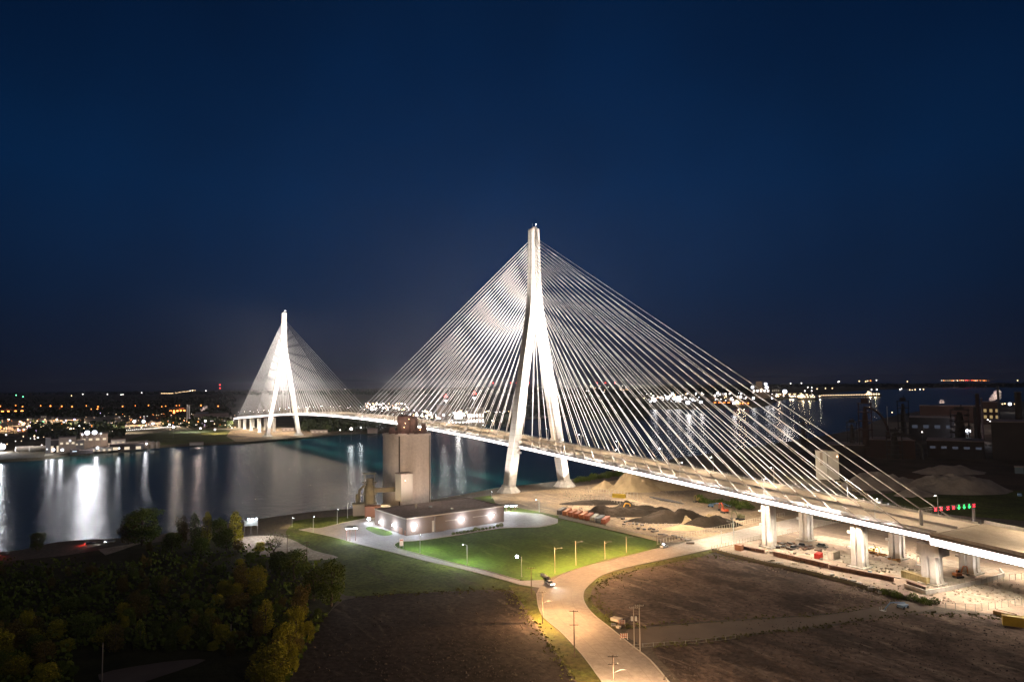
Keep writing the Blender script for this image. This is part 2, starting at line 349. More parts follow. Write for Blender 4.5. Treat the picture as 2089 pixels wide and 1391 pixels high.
sheet('gravel_path', [(1560, 1118), (1700, 1142), (1850, 1178), (1990, 1214), (2089, 1236), (2300, 1300), (2300, 1270), (2089, 1212), (1900, 1168), (1760, 1138), (1620, 1110)], PALE, 4.030, 2)
sheet('gravel_path', [(1650, 1100), (1760, 1120), (1900, 1148), (2020, 1168), (2030, 1160), (1900, 1134), (1780, 1112), (1680, 1092)], PALE, 4.030, 2)
sheet('forest_floor', [(-600, 1180), (0, 1146), (200, 1122), (330, 1104), (450, 1098), (560, 1110), (640, 1152), (690, 1208), (670, 1250), (610, 1330), (575, 1400), (560, 1700), (-900, 1700)], mat('leaf litter', (.045, .045, .018), 1, noise_=.12, col2=(.022, .024, .010), bump=(.8, .4), spec=.1), 4.019, 2)
sheet('gravel_path', [(480, 1100), (540, 1092), (590, 1098), (640, 1122), (690, 1136), (640, 1142), (560, 1136), (500, 1124)], PALE, 4.030, 3)
sheet('gravel_path', [(200, 1120), (300, 1103), (240, 1124), (215, 1132)], PALE, 4.030, 1)
sheet('gravel_path', [(200, 1375), (330, 1350), (420, 1345), (330, 1378), (250, 1400)], mat('dull gravel', (.1, .1, .1)), 4.030, 3)
sheet('far_lawn', [(250, 905), (300, 885), (380, 876), (460, 876), (500, 888), (470, 900), (400, 903), (320, 908)], FARGRASS, 2.65, 2)
sheet('far_yard', [(470, 878), (620, 872), (700, 878), (640, 890), (540, 898), (480, 900)], SAND, 2.66, 2)
sheet('far_yard', [(-40, 880), (220, 866), (230, 850), (-40, 858)], PALE, 2.66, 2)
sheet('far_yard', [(225, 876), (470, 868), (470, 862), (260, 864)], PALE, 2.66, 1)
sheet('far_yard', [(90, 930), (170, 919), (330, 905), (300, 898), (180, 905), (95, 920)], PALE, 2.66, 1)
sheet('far_lawn', [(980, 862), (1052, 856), (1048, 842), (985, 845)], FARGRASS, 2.66, 2)
sheet('mill_ground', [(1500, 935), (1800, 905), (2089, 880), (2500, 880), (2500, 1030), (2089, 1030), (1900, 1010), (1700, 985)], mat('mill yard earth', (.085, .06, .045), 1, noise_=.03, col2=(.045, .033, .025), spec=.1), 4.011, 1)
sheet('meadow', [(1560, 1008), (1750, 1010), (1860, 1002), (2089, 1000), (2300, 1010), (2300, 1060), (2089, 1062), (1940, 1050), (1760, 1048)], MEAD, 4.017, 1)

# ------------------------------------------------------------------ the bridge
SPAN, HW = 776.4, 18.75
def dz(x):
    d = abs(x-SPAN/2); k = 6.1597e-5; Lc = 404.35
    return 46.78 - (k*d*d if d < Lc else k*Lc*Lc+2*k*Lc*(d-Lc))
def dtop(x): return dz(x)+1.7
bridge = thing('cable_stayed_bridge', 'floodlit white cable stayed bridge with two inverted Y pylons crossing the river', 'bridge', (0, 0, 0))
X0, X1 = -308.0, SPAN+330
def xs(a, c, st):
    n = max(1, round((c-a)/st)); return [a+(c-a)*i/n for i in range(n+1)]
def extrude(name, prof, a, c, m, parent=bridge, st=12, zf=dz):
    b = MB(); b.loft([[(x, y, zf(x)+z) for y, z in prof] for x in xs(a, c, st)]); return b.build(name, m, parent)
deck = extrude('deck', [(-HW, -1.3), (-HW, 1.5), (HW, 1.5), (HW, -1.3), (HW-2, -1.9), (HW-3, -.6), (-HW+3, -.6), (-HW+2, -1.9)], X0, X1, GIRD)
extrude('road_surface', [(-HW+3.2, 1.55), (-HW+3.2, 1.72), (HW-3.2, 1.72), (HW-3.2, 1.55)], X0, X1, DECKM, deck)
for s in (-1, 1):
    y = s*HW
    extrude('glow_face', [(y+s*.02, -.85), (y+s*.30, -.85), (y+s*.30, 1.0), (y+s*.02, 1.0)], X0, X1, WASH, deck)  # girder face, its wash of light painted as emission
    extrude('fascia', [(y+s*.02, 1.05), (y+s*.42, 1.05), (y+s*.42, 1.72), (y+s*.02, 1.72)], X0, X1, GIRD, deck)
    yb = s*(HW-3.0)
    extrude('barrier', [(yb-.28, 1.74), (yb+.28, 1.74), (yb+.13, 2.75), (yb-.13, 2.75)], X0, X1, CONC2, deck)
    ye = s*(HW-.35)
    extrude('walkway', [(s*(HW-2.6), 1.52), (s*(HW-.6), 1.52), (s*(HW-.6), 1.64), (s*(HW-2.6), 1.64)], X0, X1, CONC2, deck)
    b = MB()
    for x in xs(X0, X1, 4):
        b.box((x, ye, dz(x)+2.35), (.09, .09, 1.5))
    for h in (2.2, 2.6, 3.05):
        for x in xs(X0, X1, 12)[:-1]: b.tube((x, ye, dz(x)+h), (x+12, ye, dz(x+12)+h), .045, n=4)
    b.build('railing', STEEL, deck)
extrude('barrier', [(-.28, 1.74), (.28, 1.74), (.13, 2.7), (-.13, 2.7)], X0, X1, CONC2, deck)

ZB, ZC = 4.3, 135.0
def ly(z): return 26.07-.1664*(z-4.3)
def make_pylon(x0, h, zb):
    T = bpy.data.objects.new('pylon', None); C.objects.link(T); T.parent = bridge; T.location = (x0, 0, 0)
    T['label'] = 'nearer pylon standing on the sandy bank' if x0 < 1 else 'farther pylon on the opposite bank'
    for s in (1, -1):
        b = MB(); rings = []
        for z in xs(zb+5, ZC+4, 5):
            t = (z-zb)/(ZC-zb); a = 4.6-.5*t; w = 3.1-.1*t; y = s*ly(z)
            if s*(y-s*w) < .05 and z > 120: w_in = s*y-.05; 
            else: w_in = w
            w_in = min(w_in, w)
            ch = .7
            yo, yi = y+s*w, y-s*w_in
            rings.append([(-a, yo-s*ch, z), (-a+ch, yo, z), (a-ch, yo, z), (a, yo-s*ch, z), (a, yi, z), (-a, yi, z)] if s > 0 else
                         [(-a, yi, z), (a, yi, z), (a, yo-s*ch, z), (a-ch, yo, z), (-a+ch, yo, z), (-a, yo-s*ch, z)])
        b.loft(rings)
        b.build('leg', PYL, T)
        b = MB()
        y = s*ly(zb+3)
        pr = [[(c*q*9.0, y+e*q*8.0, z) for c, e in ((-1, -.45), (-.45, -1), (.45, -1), (1, -.45), (1, .45), (.45, 1), (-.45, 1), (-1, .45))] for q, z in ((1.0, zb-1.5), (.98, zb+.6), (.62, zb+4.2), (.60, zb+5.4))]
        b.loft(pr); b.build('footing', CONC2, T)
        zz = dtop(x0)
        for q in (1, -1):                                   # bearing bracket and service platform by the deck
            b = MB()
            b.box((q*6.0, s*(ly(zz)-1.2), zz-2.2), (2.4, 4, 2.0)); b.build('bracket', CONC, T)
            b = MB(); b.box((q*6.2, s*(ly(zz)-1.2), zz+1.6), (1.8, 3.2, 1.6)); b.build('service_cabinet', CONC, T)
            b = MB(); b.box((q*5.8, s*(ly(zz)-.8), zz-6), (2.2, 2.4, 1.4)); b.build('lower_platform', CONC, T)
    b = MB(); rings = []
    for z, w, a in ((128, 7.9, 4.1), (135, 7.25, 4.0), (143, 6.2, 3.8), (152, 5.3, 3.6), (163, 4.6, 3.45), (176, 4.15, 3.3), (192, 3.8, 3.2), (h-1.2, 3.6, 3.1), (h, 3.3, 2.9)):
        g = .0 if z < 150 else .75; c = .45
        # cross-section with a vertical recess down each broad face
        rings.append([(-a, -w+c, z), (-a+c, -w, z), (-.55, -w, z), (-.5, -w+g+.01, z), (.5, -w+g+.01, z), (.55, -w, z), (a-c, -w, z), (a, -w+c, z),
                      (a, w-c, z), (a-c, w, z), (.55, w, z), (.5, w-g-.01, z), (-.5, w-g-.01, z), (-.55, w, z), (-a+c, w, z), (-a, w-c, z)])
    b.loft(rings[1:])
    sp = b.build('spire', PYL, T)
    b = MB(); b.box((-1, 0, h+.7), (2.6, 3.4, 1.2)); b.box((1.2, 1.5, h+.3), (1, 1, .5)); b.build('roof_housing', CONC2, sp)
    for x, y, r, z1 in ((0, 1.2, .09, 4.4), (-1, -1.4, .07, 3.4), (1.6, -.4, .07, 2.6)):
        b = MB(); b.tube((x, y, h), (x, y, h+z1), r); b.build('mast', STEEL, sp)
    b = MB(); b.ball((-1, -1.4, h+3.5), .35); b.build('beacon', LAMPW, sp)
    return T
def anch_z(i): return 133+i*2.45
P0 = make_pylon(0, 205.5, 3.8); P1 = make_pylon(SPAN, 210.5, 2.3)

# stay cables: 216 in four fans of each pylon; the hundred that show largest are parts, the rest one part
cab = []
for x0, px in ((0, 'near'), (SPAN, 'far')):
    for q in (-1, 1):
        outer = (q < 0) == (x0 < 1)                          # side span
        for s in (1, -1):
            for i in range(27):
                st = 10.65 if outer else 13.45
                xa = x0+q*(20+i*st); za = dtop(xa)
                A = Vector((xa, s*(HW-1.2), za)); B = Vector((x0+q*3.5, s*1.7, anch_z(i)))
                cab.append((A, B, x0, outer, s))
def cable_mb(b, A, B):
    d = (B-A).normalized(); L_ = min(11, (B-A).length*.08)
    b.tube(A, A+d*L_, .30, .26, n=6, m=1); b.tube(A+d*L_, B, .19, n=6, m=0, cap=False)
near = [c for c in cab if c[2] < 1]; rest = [c for c in cab if c[2] > 1]
near.sort(key=lambda c: depth((c[0]+c[1])/2))
for A, B, *_ in near[:100]:
    b = MB(); cable_mb(b, A, B); b.build('stay_cable', [CABLE, SLEEVE], bridge, smooth=True)
b = MB()
for A, B, *_ in near[100:]+rest: cable_mb(b, A, B)
o = b.build('stay_cable', [CABLE, SLEEVE], bridge, smooth=True); o['kind'] = 'stuff'; o['label'] = 'stay cables of the farther pylon'

# piers
def pier(x, y, par, zt=None, w=(5.0, 4.6), head=False, zg=3.9):
    T = bpy.data.objects.new('pier', None); C.objects.link(T); T.parent = par; T.location = (x, y, 0)
    zt = zt or dz(x)-1.6
    b = MB(); a, c = w[0]/2, w[1]/2
    prof = lambda k: [(-a*k, -c*k), (-.5, -c*k), (-.3, -c*k+.8), (.3, -c*k+.8), (.5, -c*k), (a*k, -c*k), (a*k, -.6), (a*k-.8, 0), (a*k, .6), (a*k, c*k), (.5, c*k), (.3, c*k-.8), (-.3, c*k-.8), (-.5, c*k), (-a*k, c*k), (-a*k, .6), (-a*k+.8, 0), (-a*k, -.6)]
    b.loft([[(u, v, z) for u, v in prof(k)] for k, z in ((1.12, zg+.6), (1.0, zg+2.2), (1.0, zt-.6))]); b.build('column', CONC, T)
    b = MB(); b.box((0, 0, zg+.3), (w[0]+2.4, w[1]+2.4, .7)); b.build('footing', CONC2, T)
    b = MB(); b.box((0, 0, zt-.3), (w[0]*.7, w[1]*.7, .6)); b.build('bearing', GIRD, T)
    if head:
        b = MB(); b.box((-.6, 0, zt-3.2), (w[0]+3, w[1]+2.4, 4.6)); b.build('cap', CONC2, T)
        b = MB(); b.box((3.2, 3.8, zt-4.6), (1.6, 1.0, .25)); b.box((3.2, 3.8, zt-9.6), (1.6, 1.0, .25))
        for k in (-.7, .7): b.box((3.2+k, 3.8, zt-7.1), (.12, .12, 5.0))
        b.build('access_cage', STEEL, T)
    else:
        for z in (zt-3.5, zt-10):
            b = MB(); b.box((a+.5, c-.4, z), (1.6, 1.4, .9)); b.build('service_box', CONC2, T)
    return T
for x in (-228, -275): pier(x, 15.6, bridge); pier(x, -12.4, bridge)
pier(-305.5, 15.4, bridge, head=True, w=(5.6, 5.2)); pier(-305.5, -12.6, bridge, w=(5.6, 5.2))
for x in (SPAN+120, SPAN+190, SPAN+250, SPAN+300): pier(x, 13, bridge, zg=2.6); pier(x, -13, bridge, zg=2.6)
# wider approach viaduct beyond the anchor pier, at our end
def az(x): return dz(X0)+(x-X0)*.060 if x < X0 else dz(x)
via = thing('approach_viaduct', 'wide approach viaduct with dark parapet joining the bridge at the right edge', 'viaduct', (0, 0, 0))
XA = -640
vd = extrude('deck', [(-HW-2, -1.9), (-HW-2, 1.5), (HW+2.6, 1.5), (HW+2.6, -1.9)], XA, X0-.6, GIRD, via, zf=az)
extrude('road_surface', [(-HW-1, 1.55), (-HW-1, 1.70), (HW+1.2, 1.70), (HW+1.2, 1.55)], XA, X0-.6, DECKM, vd, zf=az)
for s, e in ((-1, 2), (1, 2.6)):
    y = s*(HW+e)
    extrude('glow_face', [(y+s*.02, -1.7), (y+s*.30, -1.7), (y+s*.30, .9), (y+s*.02, .9)], XA, X0-.6, WASH, vd, zf=az)
    extrude('barrier', [(y-s*.9, 1.72), (y-s*.1, 1.72), (y-s*.3, 3.1), (y-s*.7, 3.1)], XA, X0-.6, CONC2, vd, zf=az)
    extrude('fascia', [(y+s*.02, .95), (y+s*.42, .95), (y+s*.42, 2.0), (y+s*.02, 2.0)], XA, X0-.6, GIRD, vd, zf=az)
for x in (-365, -420, -475): pier(x, 15.5, via, az(x)-1.9, w=(5, 5)); pier(x, -12.5, via, az(x)-1.9, w=(5, 5))

# floodlights built into the bridge
WW = (1, .84, .66); W2 = (1, .92, .86)
for x0, f in ((0, 1.5), (SPAN, 2.2)):
    # pylon washes: from the deck up the legs and spire, and from the ground up the legs
    for s in (1, -1):
        zz = dtop(x0)
        for q in (1, -1):
            lamp('SPOT', (x0+q*26, s*(HW-.5), zz+2), 2.2e6*f*(1.0 if q < 0 else .5), W2, .4, (x0, s*2, 172), 30, .7, bridge)
            lamp('SPOT', (x0+q*13, s*(HW+1), zz+1.5), .5e5*f, W2, .3, (x0, s*12, 92), 46, .8, bridge)
    lamp('SPOT', (x0-3, 46, 6), 1.7e5*f, W2, .4, (x0, 25, 34), 40, .8, bridge); lamp('SPOT', (x0-24, 36, 6), .5e5*f, W2, .4, (x0, 25, 30), 40, .8, bridge)
    lamp('SPOT', (x0-14, -12, 6), 2.2e5*f, W2, .4, (x0, -24, 24), 46, .8, bridge)
    # cable washes along both edges of the deck, aimed up the fans
    for q in (1, -1):
        outer = (q < 0) == (x0 < 1); reach = 290 if outer else 365
        for s in (1, -1):
            for t in (.10, .22, .34, .46, .58, .70, .82, .94):
                xa = x0+q*reach*t
                lamp('SPOT', (xa, s*(HW+.7), dtop(xa)+.8), (2.8e5+3.4e5*t)*((4.2 if q < 0 else 1.9) if x0 else (2.4 if q > 0 else 1.7)), W2, .3, (x0+q*reach*t*.42, s*7, 112), 78, .9, bridge)
# down-lights under both edges, added to brighten the land; they tint the river below
for x in xs(-298, SPAN+310, 32)[:-1]:
    for s in (1, -1):
        xa = x+16; land = xa < -15 or xa > SPAN-10
        l = lamp('AREA', (xa, s*(HW+1.2), dz(xa)-1.4), 15000 if land else 4300, WW if land else (1, .97, .93), aim=(xa, s*(HW+(6 if land else 4)), -40), size=(26, .8), parent=bridge)
        l.data.spread = R(140 if land else 62)
# floods at the foot of each pier
for x in (-228, -275, -305.5):
    for y in (15.5, -12.5):
        lamp('SPOT', (x-8, y+6, 4.6), 5000, W2, .3, (x, y, 14), 60, .8, bridge)
        lamp('SPOT', (x+1, y+9, 4.6), 6500, W2, .3, (x, y, 13), 60, .8, bridge)
for x in (SPAN+120, SPAN+190, SPAN+250): lamp('SPOT', (x-14, 28, 4), 60000, W2, .4, (x, 8, 12), 70, .8, bridge)
# small fixtures by the anchorages that blow out the parapet next to them
for x0 in (0, SPAN):
    for q in (1, -1):
        st = 10.65 if (q < 0) == (x0 < 1) else 13.45
        for i in range(27):
            if i % 3 == 2: continue
            xa = x0+q*(20+(i+.35)*st)
            lamp('POINT', (xa, HW-1.35, dtop(xa)+.5), 5000, W2, .2, parent=bridge)

# ------------------------------------------------------------------ lamp posts on the bridge
def make_post(name, label, cat, h, arm, lm, group, power=0, col=(1, .8, .55), pm=STEEL, r=.13):
    t = thing(name, label, cat, (0, 0, 0), 0, group)
    b = MB(); b.tube((0, 0, 0), (0, 0, h), r, r*.6, n=6); b.box((0, 0, .15), (.5, .5, .3)); b.build('pole', pm, t)
    b = MB(); b.tube((0, 0, h-.3), (arm*.6, 0, h+.35), .06); b.tube((arm*.6, 0, h+.35), (arm, 0, h+.3), .06); b.build('arm', pm, t)
    b = MB(); b.box((arm+.3, 0, h+.3), (1.1, .45, .18)); hd = b.build('lamp_head', pm, t)
    b = MB(); b.box((arm+.3, 0, h+.16), (.55, .3, .12)); b.build('lens', lm, hd)
    if power: lamp('POINT', (arm+.3, 0, h-.15), power, col, .22, parent=t)
    return t
LD = glow('deck lamp lens', (1, .95, .88), 60)
post = make_post('street_lamp', 'slim lamp post on the edge of the bridge deck', 'street lamp', 9, 1.6, LD, 'lamp posts along the bridge deck', 19000, (1, .78, .55))
first = True
for s in (-1, 1):
    for x in xs(-292, SPAN+300, 43 if s < 0 else 58):
        loc = (x+(0 if s < 0 else 9), s*(HW-2.7), dtop(x)+.05); rz = math.pi/2*(1 if s < 0 else -1)
        if first: post.location = loc; post.rotation_euler = (0, 0, rz); o = post; first = False
        else: o = dup(post, loc, rz)
        o['label'] = 'lamp post on the river side of the deck beyond the far cables' if s < 0 else 'lamp post on the near edge of the deck among the near cables'

for x in xs(X0-14, XA+20, -34) if False else [X0-16-34*i for i in range(9)]:
    for s in (1, -1):
        l = lamp('AREA', (x, s*(HW+4), az(x)-1.9), 15000, WW, aim=(x, s*(HW+12), -40), size=(26, .8), parent=via); l.data.spread = R(140)  # added area lamps below the viaduct edges, to brighten the ground
for x in (-330, -372, -414):
    dup(post, (x, -HW+.6, az(x)+1.7), math.pi/2, 'lamp post on the approach viaduct beyond the signal gantry')
    dup(post, (x-14, HW+.2, az(x)+1.7), -math.pi/2, 'lamp post on the near parapet of the approach viaduct')
# ------------------------------------------------------------------ lane signal gantry
def gantry():
    zz = az(-322)+1.7
    a = G(1880, 1078, zz); c = G(1987, 1066, zz)
    t = thing('signal_gantry', 'sign gantry over the deck with red crosses and green arrows', 'gantry', a, math.atan2((c-a).y, (c-a).x)); L = (c-a).length
    ht = 7.6
    b = MB(); b.box((0, 0, ht/2), (.9, .9, ht)); b.build('post', DSTEEL, t)
    b = MB(); b.box((L, 0, ht/2), (.9, .9, ht)); b.build('post', DSTEEL, t)
    b = MB(); b.box((L/2, 0, ht-.1), (L, .35, .3)); b.box((L/2, .6, ht+.55), (L, .2, .2)); b.box((L/2, .6, ht-.7), (L, .2, .2))
    for i in range(20):
        x = L*i/20; b.tube((x, .6, ht+.55), (x+L/20, .6, ht-.7), .06, n=4)
    b.build('beam', DSTEEL, t)
    REDX = glow('signal red', (1, .02, .04), 5); GRN = glow('signal green', (.02, 1, .15), 5)
    side = -1 if (Matrix.Rotation(t.rotation_euler.z, 3, 'Z') @ Vector((0, 1, 0))).dot(CAM-a) < 0 else 1
    for u, k in ((1906.7, 'x'), (1917.7, 'x'), (1931.6, 'x'), (1943, 'x'), (1954, 'a'), (1965, 'a'), (1975.6, 'a'), (1985.5, 'x')):
        x = L*(u-1880)/107.; z = ht-.2
        b = MB(); b.box((x, side*.5, z), (1.8, .3, 1.9)); s = b.build('lane_signal', mat('signal housing', (.02, .02, .02), .6), t)
        y = side*.68
        if k == 'x':
            b = MB()
            for sg in (1, -1):
                p, q = Vector((x-.62, y, z-.66*sg)), Vector((x+.62, y, z+.66*sg)); b.tube(p, q, .13, n=4)
            b.build('red_cross', REDX, s)
        else:
            b = MB(); b.tube((x, y, z+.85), (x, y, z-.6), .13, n=4); b.tube((x-.6, y, z-.15), (x, y, z-.85), .13, n=4); b.tube((x+.6, y, z-.15), (x, y, z-.85), .13, n=4); b.build('green_arrow', GRN, s)
gantry()

# ------------------------------------------------------------------ silo, brick building and its plant
BRICK = mat('brown brick', (.13, .10, .088), .9, noise_=.25, col2=(.13, .095, .080), aspect=(1, 1, 3))
ROOF = mat('flat roof felt', (.36, .28, .25), .95, noise_=.08, col2=(.26, .20, .18), fine=0.3)
TRIM = mat('coping', (.30, .26, .22), .8)
SILO = mat('silo concrete', (.66, .57, .51), .9, noise_=.10, col2=(.46, .385, .335), aspect=(1, 1, .12), fine=0.12)
RUST = mat('rusty steel', (.17, .10, .08), .8, noise_=.4, col2=(.10, .062, .052))
OLIVE = mat('grimy plant steel', (.17, .135, .075), .8, noise_=.3, col2=(.10, .08, .05))
CREAM = mat('cream cladding', (.52, .48, .42), .8, noise_=.1, col2=(.44, .40, .35), aspect=(1, 1, .2))
DOORM = mat('door brown', (.22, .10, .06), .7)
pL, pC, pR = G(751, 1072), G(829, 1093), G(1028, 1064)
bo = thing('brick_building', 'long flat roofed brown brick building with bright wall lamps below the silo', 'building', (pC.x, pC.y, 4.05), math.atan2((pR-pC).y, (pR-pC).x))
LX = (pR-pC).length; LY = (pL-pC).length; BH = 8.6
b = MB()
b.box((LX/2, LY/2, BH/2), (LX, LY, BH)); wall = b.build('wall', BRICK, bo)
b = MB(); b.box((LX/2, LY/2, BH+.15), (LX+.3, LY+.3, .3)); b.build('roof', ROOF, bo)
b = MB()
for c, d in (((LX/2, -.1, BH+.4), (LX+.7, .45, .55)), ((LX/2, LY+.1, BH+.4), (LX+.7, .45, .55)), ((-.1, LY/2, BH+.4), (.45, LY-.3, .55)), ((LX+.1, LY/2, BH+.4), (.45, LY-.3, .55))): b.box(c, d)
b.build('parapet', TRIM, bo)
b = MB(); b.box((19.5, -.8, 4.2), (5.2, 1.6, 8.2)); b.build('entrance_bay', BRICK, bo)
b = MB(); b.box((16.4, -.12, 3.2), (1.6, .2, 6.0)); b.build('door', CREAM, bo)
b = MB(); b.box((-.12, 6.5, 1.7), (.2, 4.2, 3.4)); b.build('door', DOORM, bo)
b = MB(); b.box((-.12, 1.2, 1.5), (.2, 1.1, 2.4)); b.build('door', DOORM, bo)
b = MB(); b.box((4.2, -.1, 2.9), (1.8, .14, 2.0)); b.build('sign_board', CREAM, bo)
for cx_, w_ in ((30, 12), (47, 10)):
    b = MB(); b.box((cx_, -.05, 5.1), (w_, .1, .35)); b.build('string_course', TRIM, bo)
for cx_, cy_ in ((34, 10), (28, 24)):
    b = MB(); b.box((cx_, cy_, BH+.8), (1.6, 1.3, 1.0)); b.build('roof_vent', STEEL, bo)
b = MB(); b.tube((20, 27, BH), (20, 27, BH+2), .6, .8, n=8); b.ball((20, 27, BH+2.4), .9); b.build('roof_fan', CREAM, bo)
def wall_lamp(u, v, k):
    # meet the wall planes with the pixel ray
    d = ray(u, v); nrm = (Vector((-math.sin(bo.rotation_euler.z), math.cos(bo.rotation_euler.z), 0)) if k == 0 else Vector((math.cos(bo.rotation_euler.z), math.sin(bo.rotation_euler.z), 0)))
    o_ = Vector(bo.location); t = (o_-CAM).dot(nrm)/d.dot(nrm); p = CAM+d*t
    q = Matrix.Rotation(-bo.rotation_euler.z, 3, 'Z') @ (p-o_)
    off = Vector((0, -.5, 0)) if k == 0 else Vector((-.5, 0, 0))
    q = q+off
    b = MB(); b.box(q+Vector((0, 0, .35)), (.7, .7, .25)); w = b.build('wall_lamp', DSTEEL, bo)
    b = MB(); b.ball(q+off*.6, .9, sz=.8); b.build('lens', LAMPC, w)
    lamp('POINT', q+off*4.6+Vector((0, 0, -.5)), 4200, (.88, .93, 1), .3, parent=bo)
for u, v, k in ((755, 1058, 1), (779, 1064, 1), (806, 1070, 1), (845, 1070, 0), (941, 1058, 0), (1002, 1050, 0)): wall_lamp(u, v, k)

cen = G(830, 1035); cen.z = 4
st = thing('storage_silo', 'tall round beige concrete silo with rusty machinery on top', 'silo', cen, facing(cen))
sr = 15.6; HS = 48.6
b = MB(); b.loft([[(sr*math.cos(2*math.pi*i/48), sr*math.sin(2*math.pi*i/48), z) for i in range(48)] for z in xs(0, HS, 4)]); b.build('shell', SILO, st, smooth=False)
b = MB(); b.loft([[((sr+.35)*math.cos(2*math.pi*i/48), (sr+.35)*math.sin(2*math.pi*i/48), z) for i in range(48)] for z in (HS-1.2, HS+.2)]); b.build('rim', SILO, st)
for a in (-math.pi/2-.30, -math.pi/2+1.22):
    b = MB(); b.box(((sr+.1)*math.cos(a), (sr+.1)*math.sin(a), HS/2), (.5, .9, HS-1.5), a); b.build('cable_duct', mat('duct', (.12, .09, .07), .7), st)
b = MB()
n = 40
for i in range(n):
    a, a2 = 2*math.pi*i/n, 2*math.pi*(i+1)/n; p, q = (15*math.cos(a), 15*math.sin(a)), (15*math.cos(a2), 15*math.sin(a2))
    b.tube((*p, HS+.2), (*p, HS+1.6), .07, n=4)
    for h in (.9, 1.6): b.tube((*p, HS+h), (*q, HS+h), .06, n=4)
b.build('guard_rail', RUST, st)
for x, y, r_, h_ in ((-1.8, 0, 4.4, 11.5), (3.8, 1.5, 3.4, 10.5)):
    b = MB(); b.tube((x, y, HS), (x, y, HS+h_), r_, n=16)
    b.tube((x, y, HS+h_), (x, y, HS+h_+.9), r_*.98, r_*.3, n=16); b.build('filter_vessel', RUST, st)
b = MB(); b.box((-1, 0, HS+14.2), (20, 3.4, .4)); b.build('roof_platform', RUST, st)
b = MB()
for i in range(14):
    x = -11+20*i/13
    for y in (-1.7, 1.7): b.tube((x, y, HS+14.2), (x, y, HS+15.5), .06, n=4)
for y in (-1.7, 1.7): b.tube((-11, y, HS+15.5), (9, y, HS+15.5), .06, n=4)
b.build('platform_rail', RUST, st)
for x in (-8, -4, 4, 7.5):
    for y in (-1.3, 1.3):
        b = MB(); b.tube((x, y, HS), (x, y, HS+14.2), .16, n=5); b.build('strut', RUST, st)
for x in (-.9, .9):
    b = MB(); b.tube((x-1, -5, HS), (x*.1-1, -3, HS+14.6), .14, n=5); b.build('ladder', RUST, st)
for x, y, w_, h_ in ((9.5, -3, 5.4, 3.6), (-9.5, 1, 3.4, 4.2), (11.2, 3, 3, 6), (-6.5, -9, 2.2, 2.4), (6, -9.5, 2.4, 2.8), (-10.5, -5, 2, 3), (1, -12, 1.6, 2), (12.5, -1, 1.5, 4.5)):
    b = MB(); b.box((x, y, HS+h_/2), (w_, w_*.8, h_)); b.build('plant_box', RUST, st)
for x, y, z in ((-.8, -5.6, 7.0), (-1.6, -5.8, 4.4), (1.5, -4.8, 9.6), (8.8, -5.6, 2.6)):
    b = MB(); b.ball((x, y, HS+z), .26); b.build('work_lamp', glow('work lamp', (1, .6, .3), 9), st)
lamp('POINT', (0, -9.5, HS+6), 1700, (1, .72, .6), .6, parent=st)
lamp('POINT', (-9, -5, HS+8), 700, (1, .72, .6), .6, parent=st)
# square elevator tower in front of the silo
pa = G(811, 1062); pa.z = 4.05
tw = thing('elevator_tower', 'narrow square beige tower rising out of the brick roof before the silo', 'tower', pa+FW*14, bo.rotation_euler.z)
tw.location.z = BH+4.4
b = MB(); b.box((4.0, 4.0, 8.2), (8.0, 8.0, 16.4)); b.build('wall', CREAM, tw)
b = MB(); b.box((4.0, 4.0, 16.7), (8.4, 8.4, .6)); b.build('roof', ROOF, tw)
b = MB(); b.box((2.8, -.15, 12.6), (.5, .5, .5)); b.build('wall_lamp', glow('work lamp', (1, .6, .3), 9), tw)
lamp('POINT', (2.8, -4.5, 11.5), 3000, (1, .80, .68), .3, parent=tw); lamp('POINT', (15, -2, 9), 2200, (1, .80, .68), .3, parent=tw); lamp('POINT', (34, 2, 7), 1500, (1, .82, .70), .3, parent=tw)  # the lamps out over the roof are added, to lighten it
# unloading plant at the water's edge
pp = G(755, 1050); pp.z = 4
un = thing('unloading_plant', 'grimy steel unloading tower with ducts and conveyor left of the silo', 'industrial plant', pp, facing(pp))
b = MB(); b.box((-6, 2, 3.4), (9, 8, 6.8)); b.build('bunker', mat('bunker', (.2, .17, .14), .9), un)
b = MB(); b.box((-3.5, 0, 7.2), (15, 8, .5)); b.build('deck', OLIVE, un)
b = MB(); b.tube((-.4, 0, 7), (-.4, 0, 17), 3.2, n=12); b.tube((-.4, 0, 17), (-.4, 0, 19.6), 3.2, 1.9, n=12); b.build('hopper', OLIVE, un)
b = MB(); b.tube((-.2, 0, 19.6), (-.2, 0, 22.6), 2.2, n=10); b.build('cyclone', OLIVE, un)
b = MB(); b.tube((-6.5, 0, 7), (-6.5, 0, 16), .7, n=8); b.tube((-6.5, 0, 16), (-3, 0, 18.6), .7, n=8); b.build('duct', OLIVE, un)
b = MB(); b.tube((-8, 1, 7), (-8, 1, 13), .9, n=8); b.build('riser', OLIVE, un)
for x in (-4.2, 3.4):
    for y in (-2.6, 2.6):
        b = MB(); b.tube((x, y, 7), (x*.75, y, 25.6), .18, n=5); b.build('frame_post', OLIVE, un)
b = MB(); b.box((-.4, 0, 25.7), (8.5, 5.5, .3)); b.box((-.4, 0, 20.2), (9, 6, .25)); b.box((-.4, 0, 13), (9.4, 6.4, .2)); b.build('floor', OLIVE, un)
b = MB(); b.box((9.0, 0, 15.2), (16, 2.6, 2.6)); cv = b.build('conveyor', OLIVE, un)
b = MB(); b.box((1.5, -5, 3.2), (9.5, 6, 6.4)); b.build('pump_house', mat('reddish cladding', (.24, .11, .075), .8), un)
b = MB(); b.box((9.2, -4.4, 3.4), (5.4, 6, 6.8)); b.build('control_cabin', mat('pale cabin', (.62, .55, .42), .7), un)
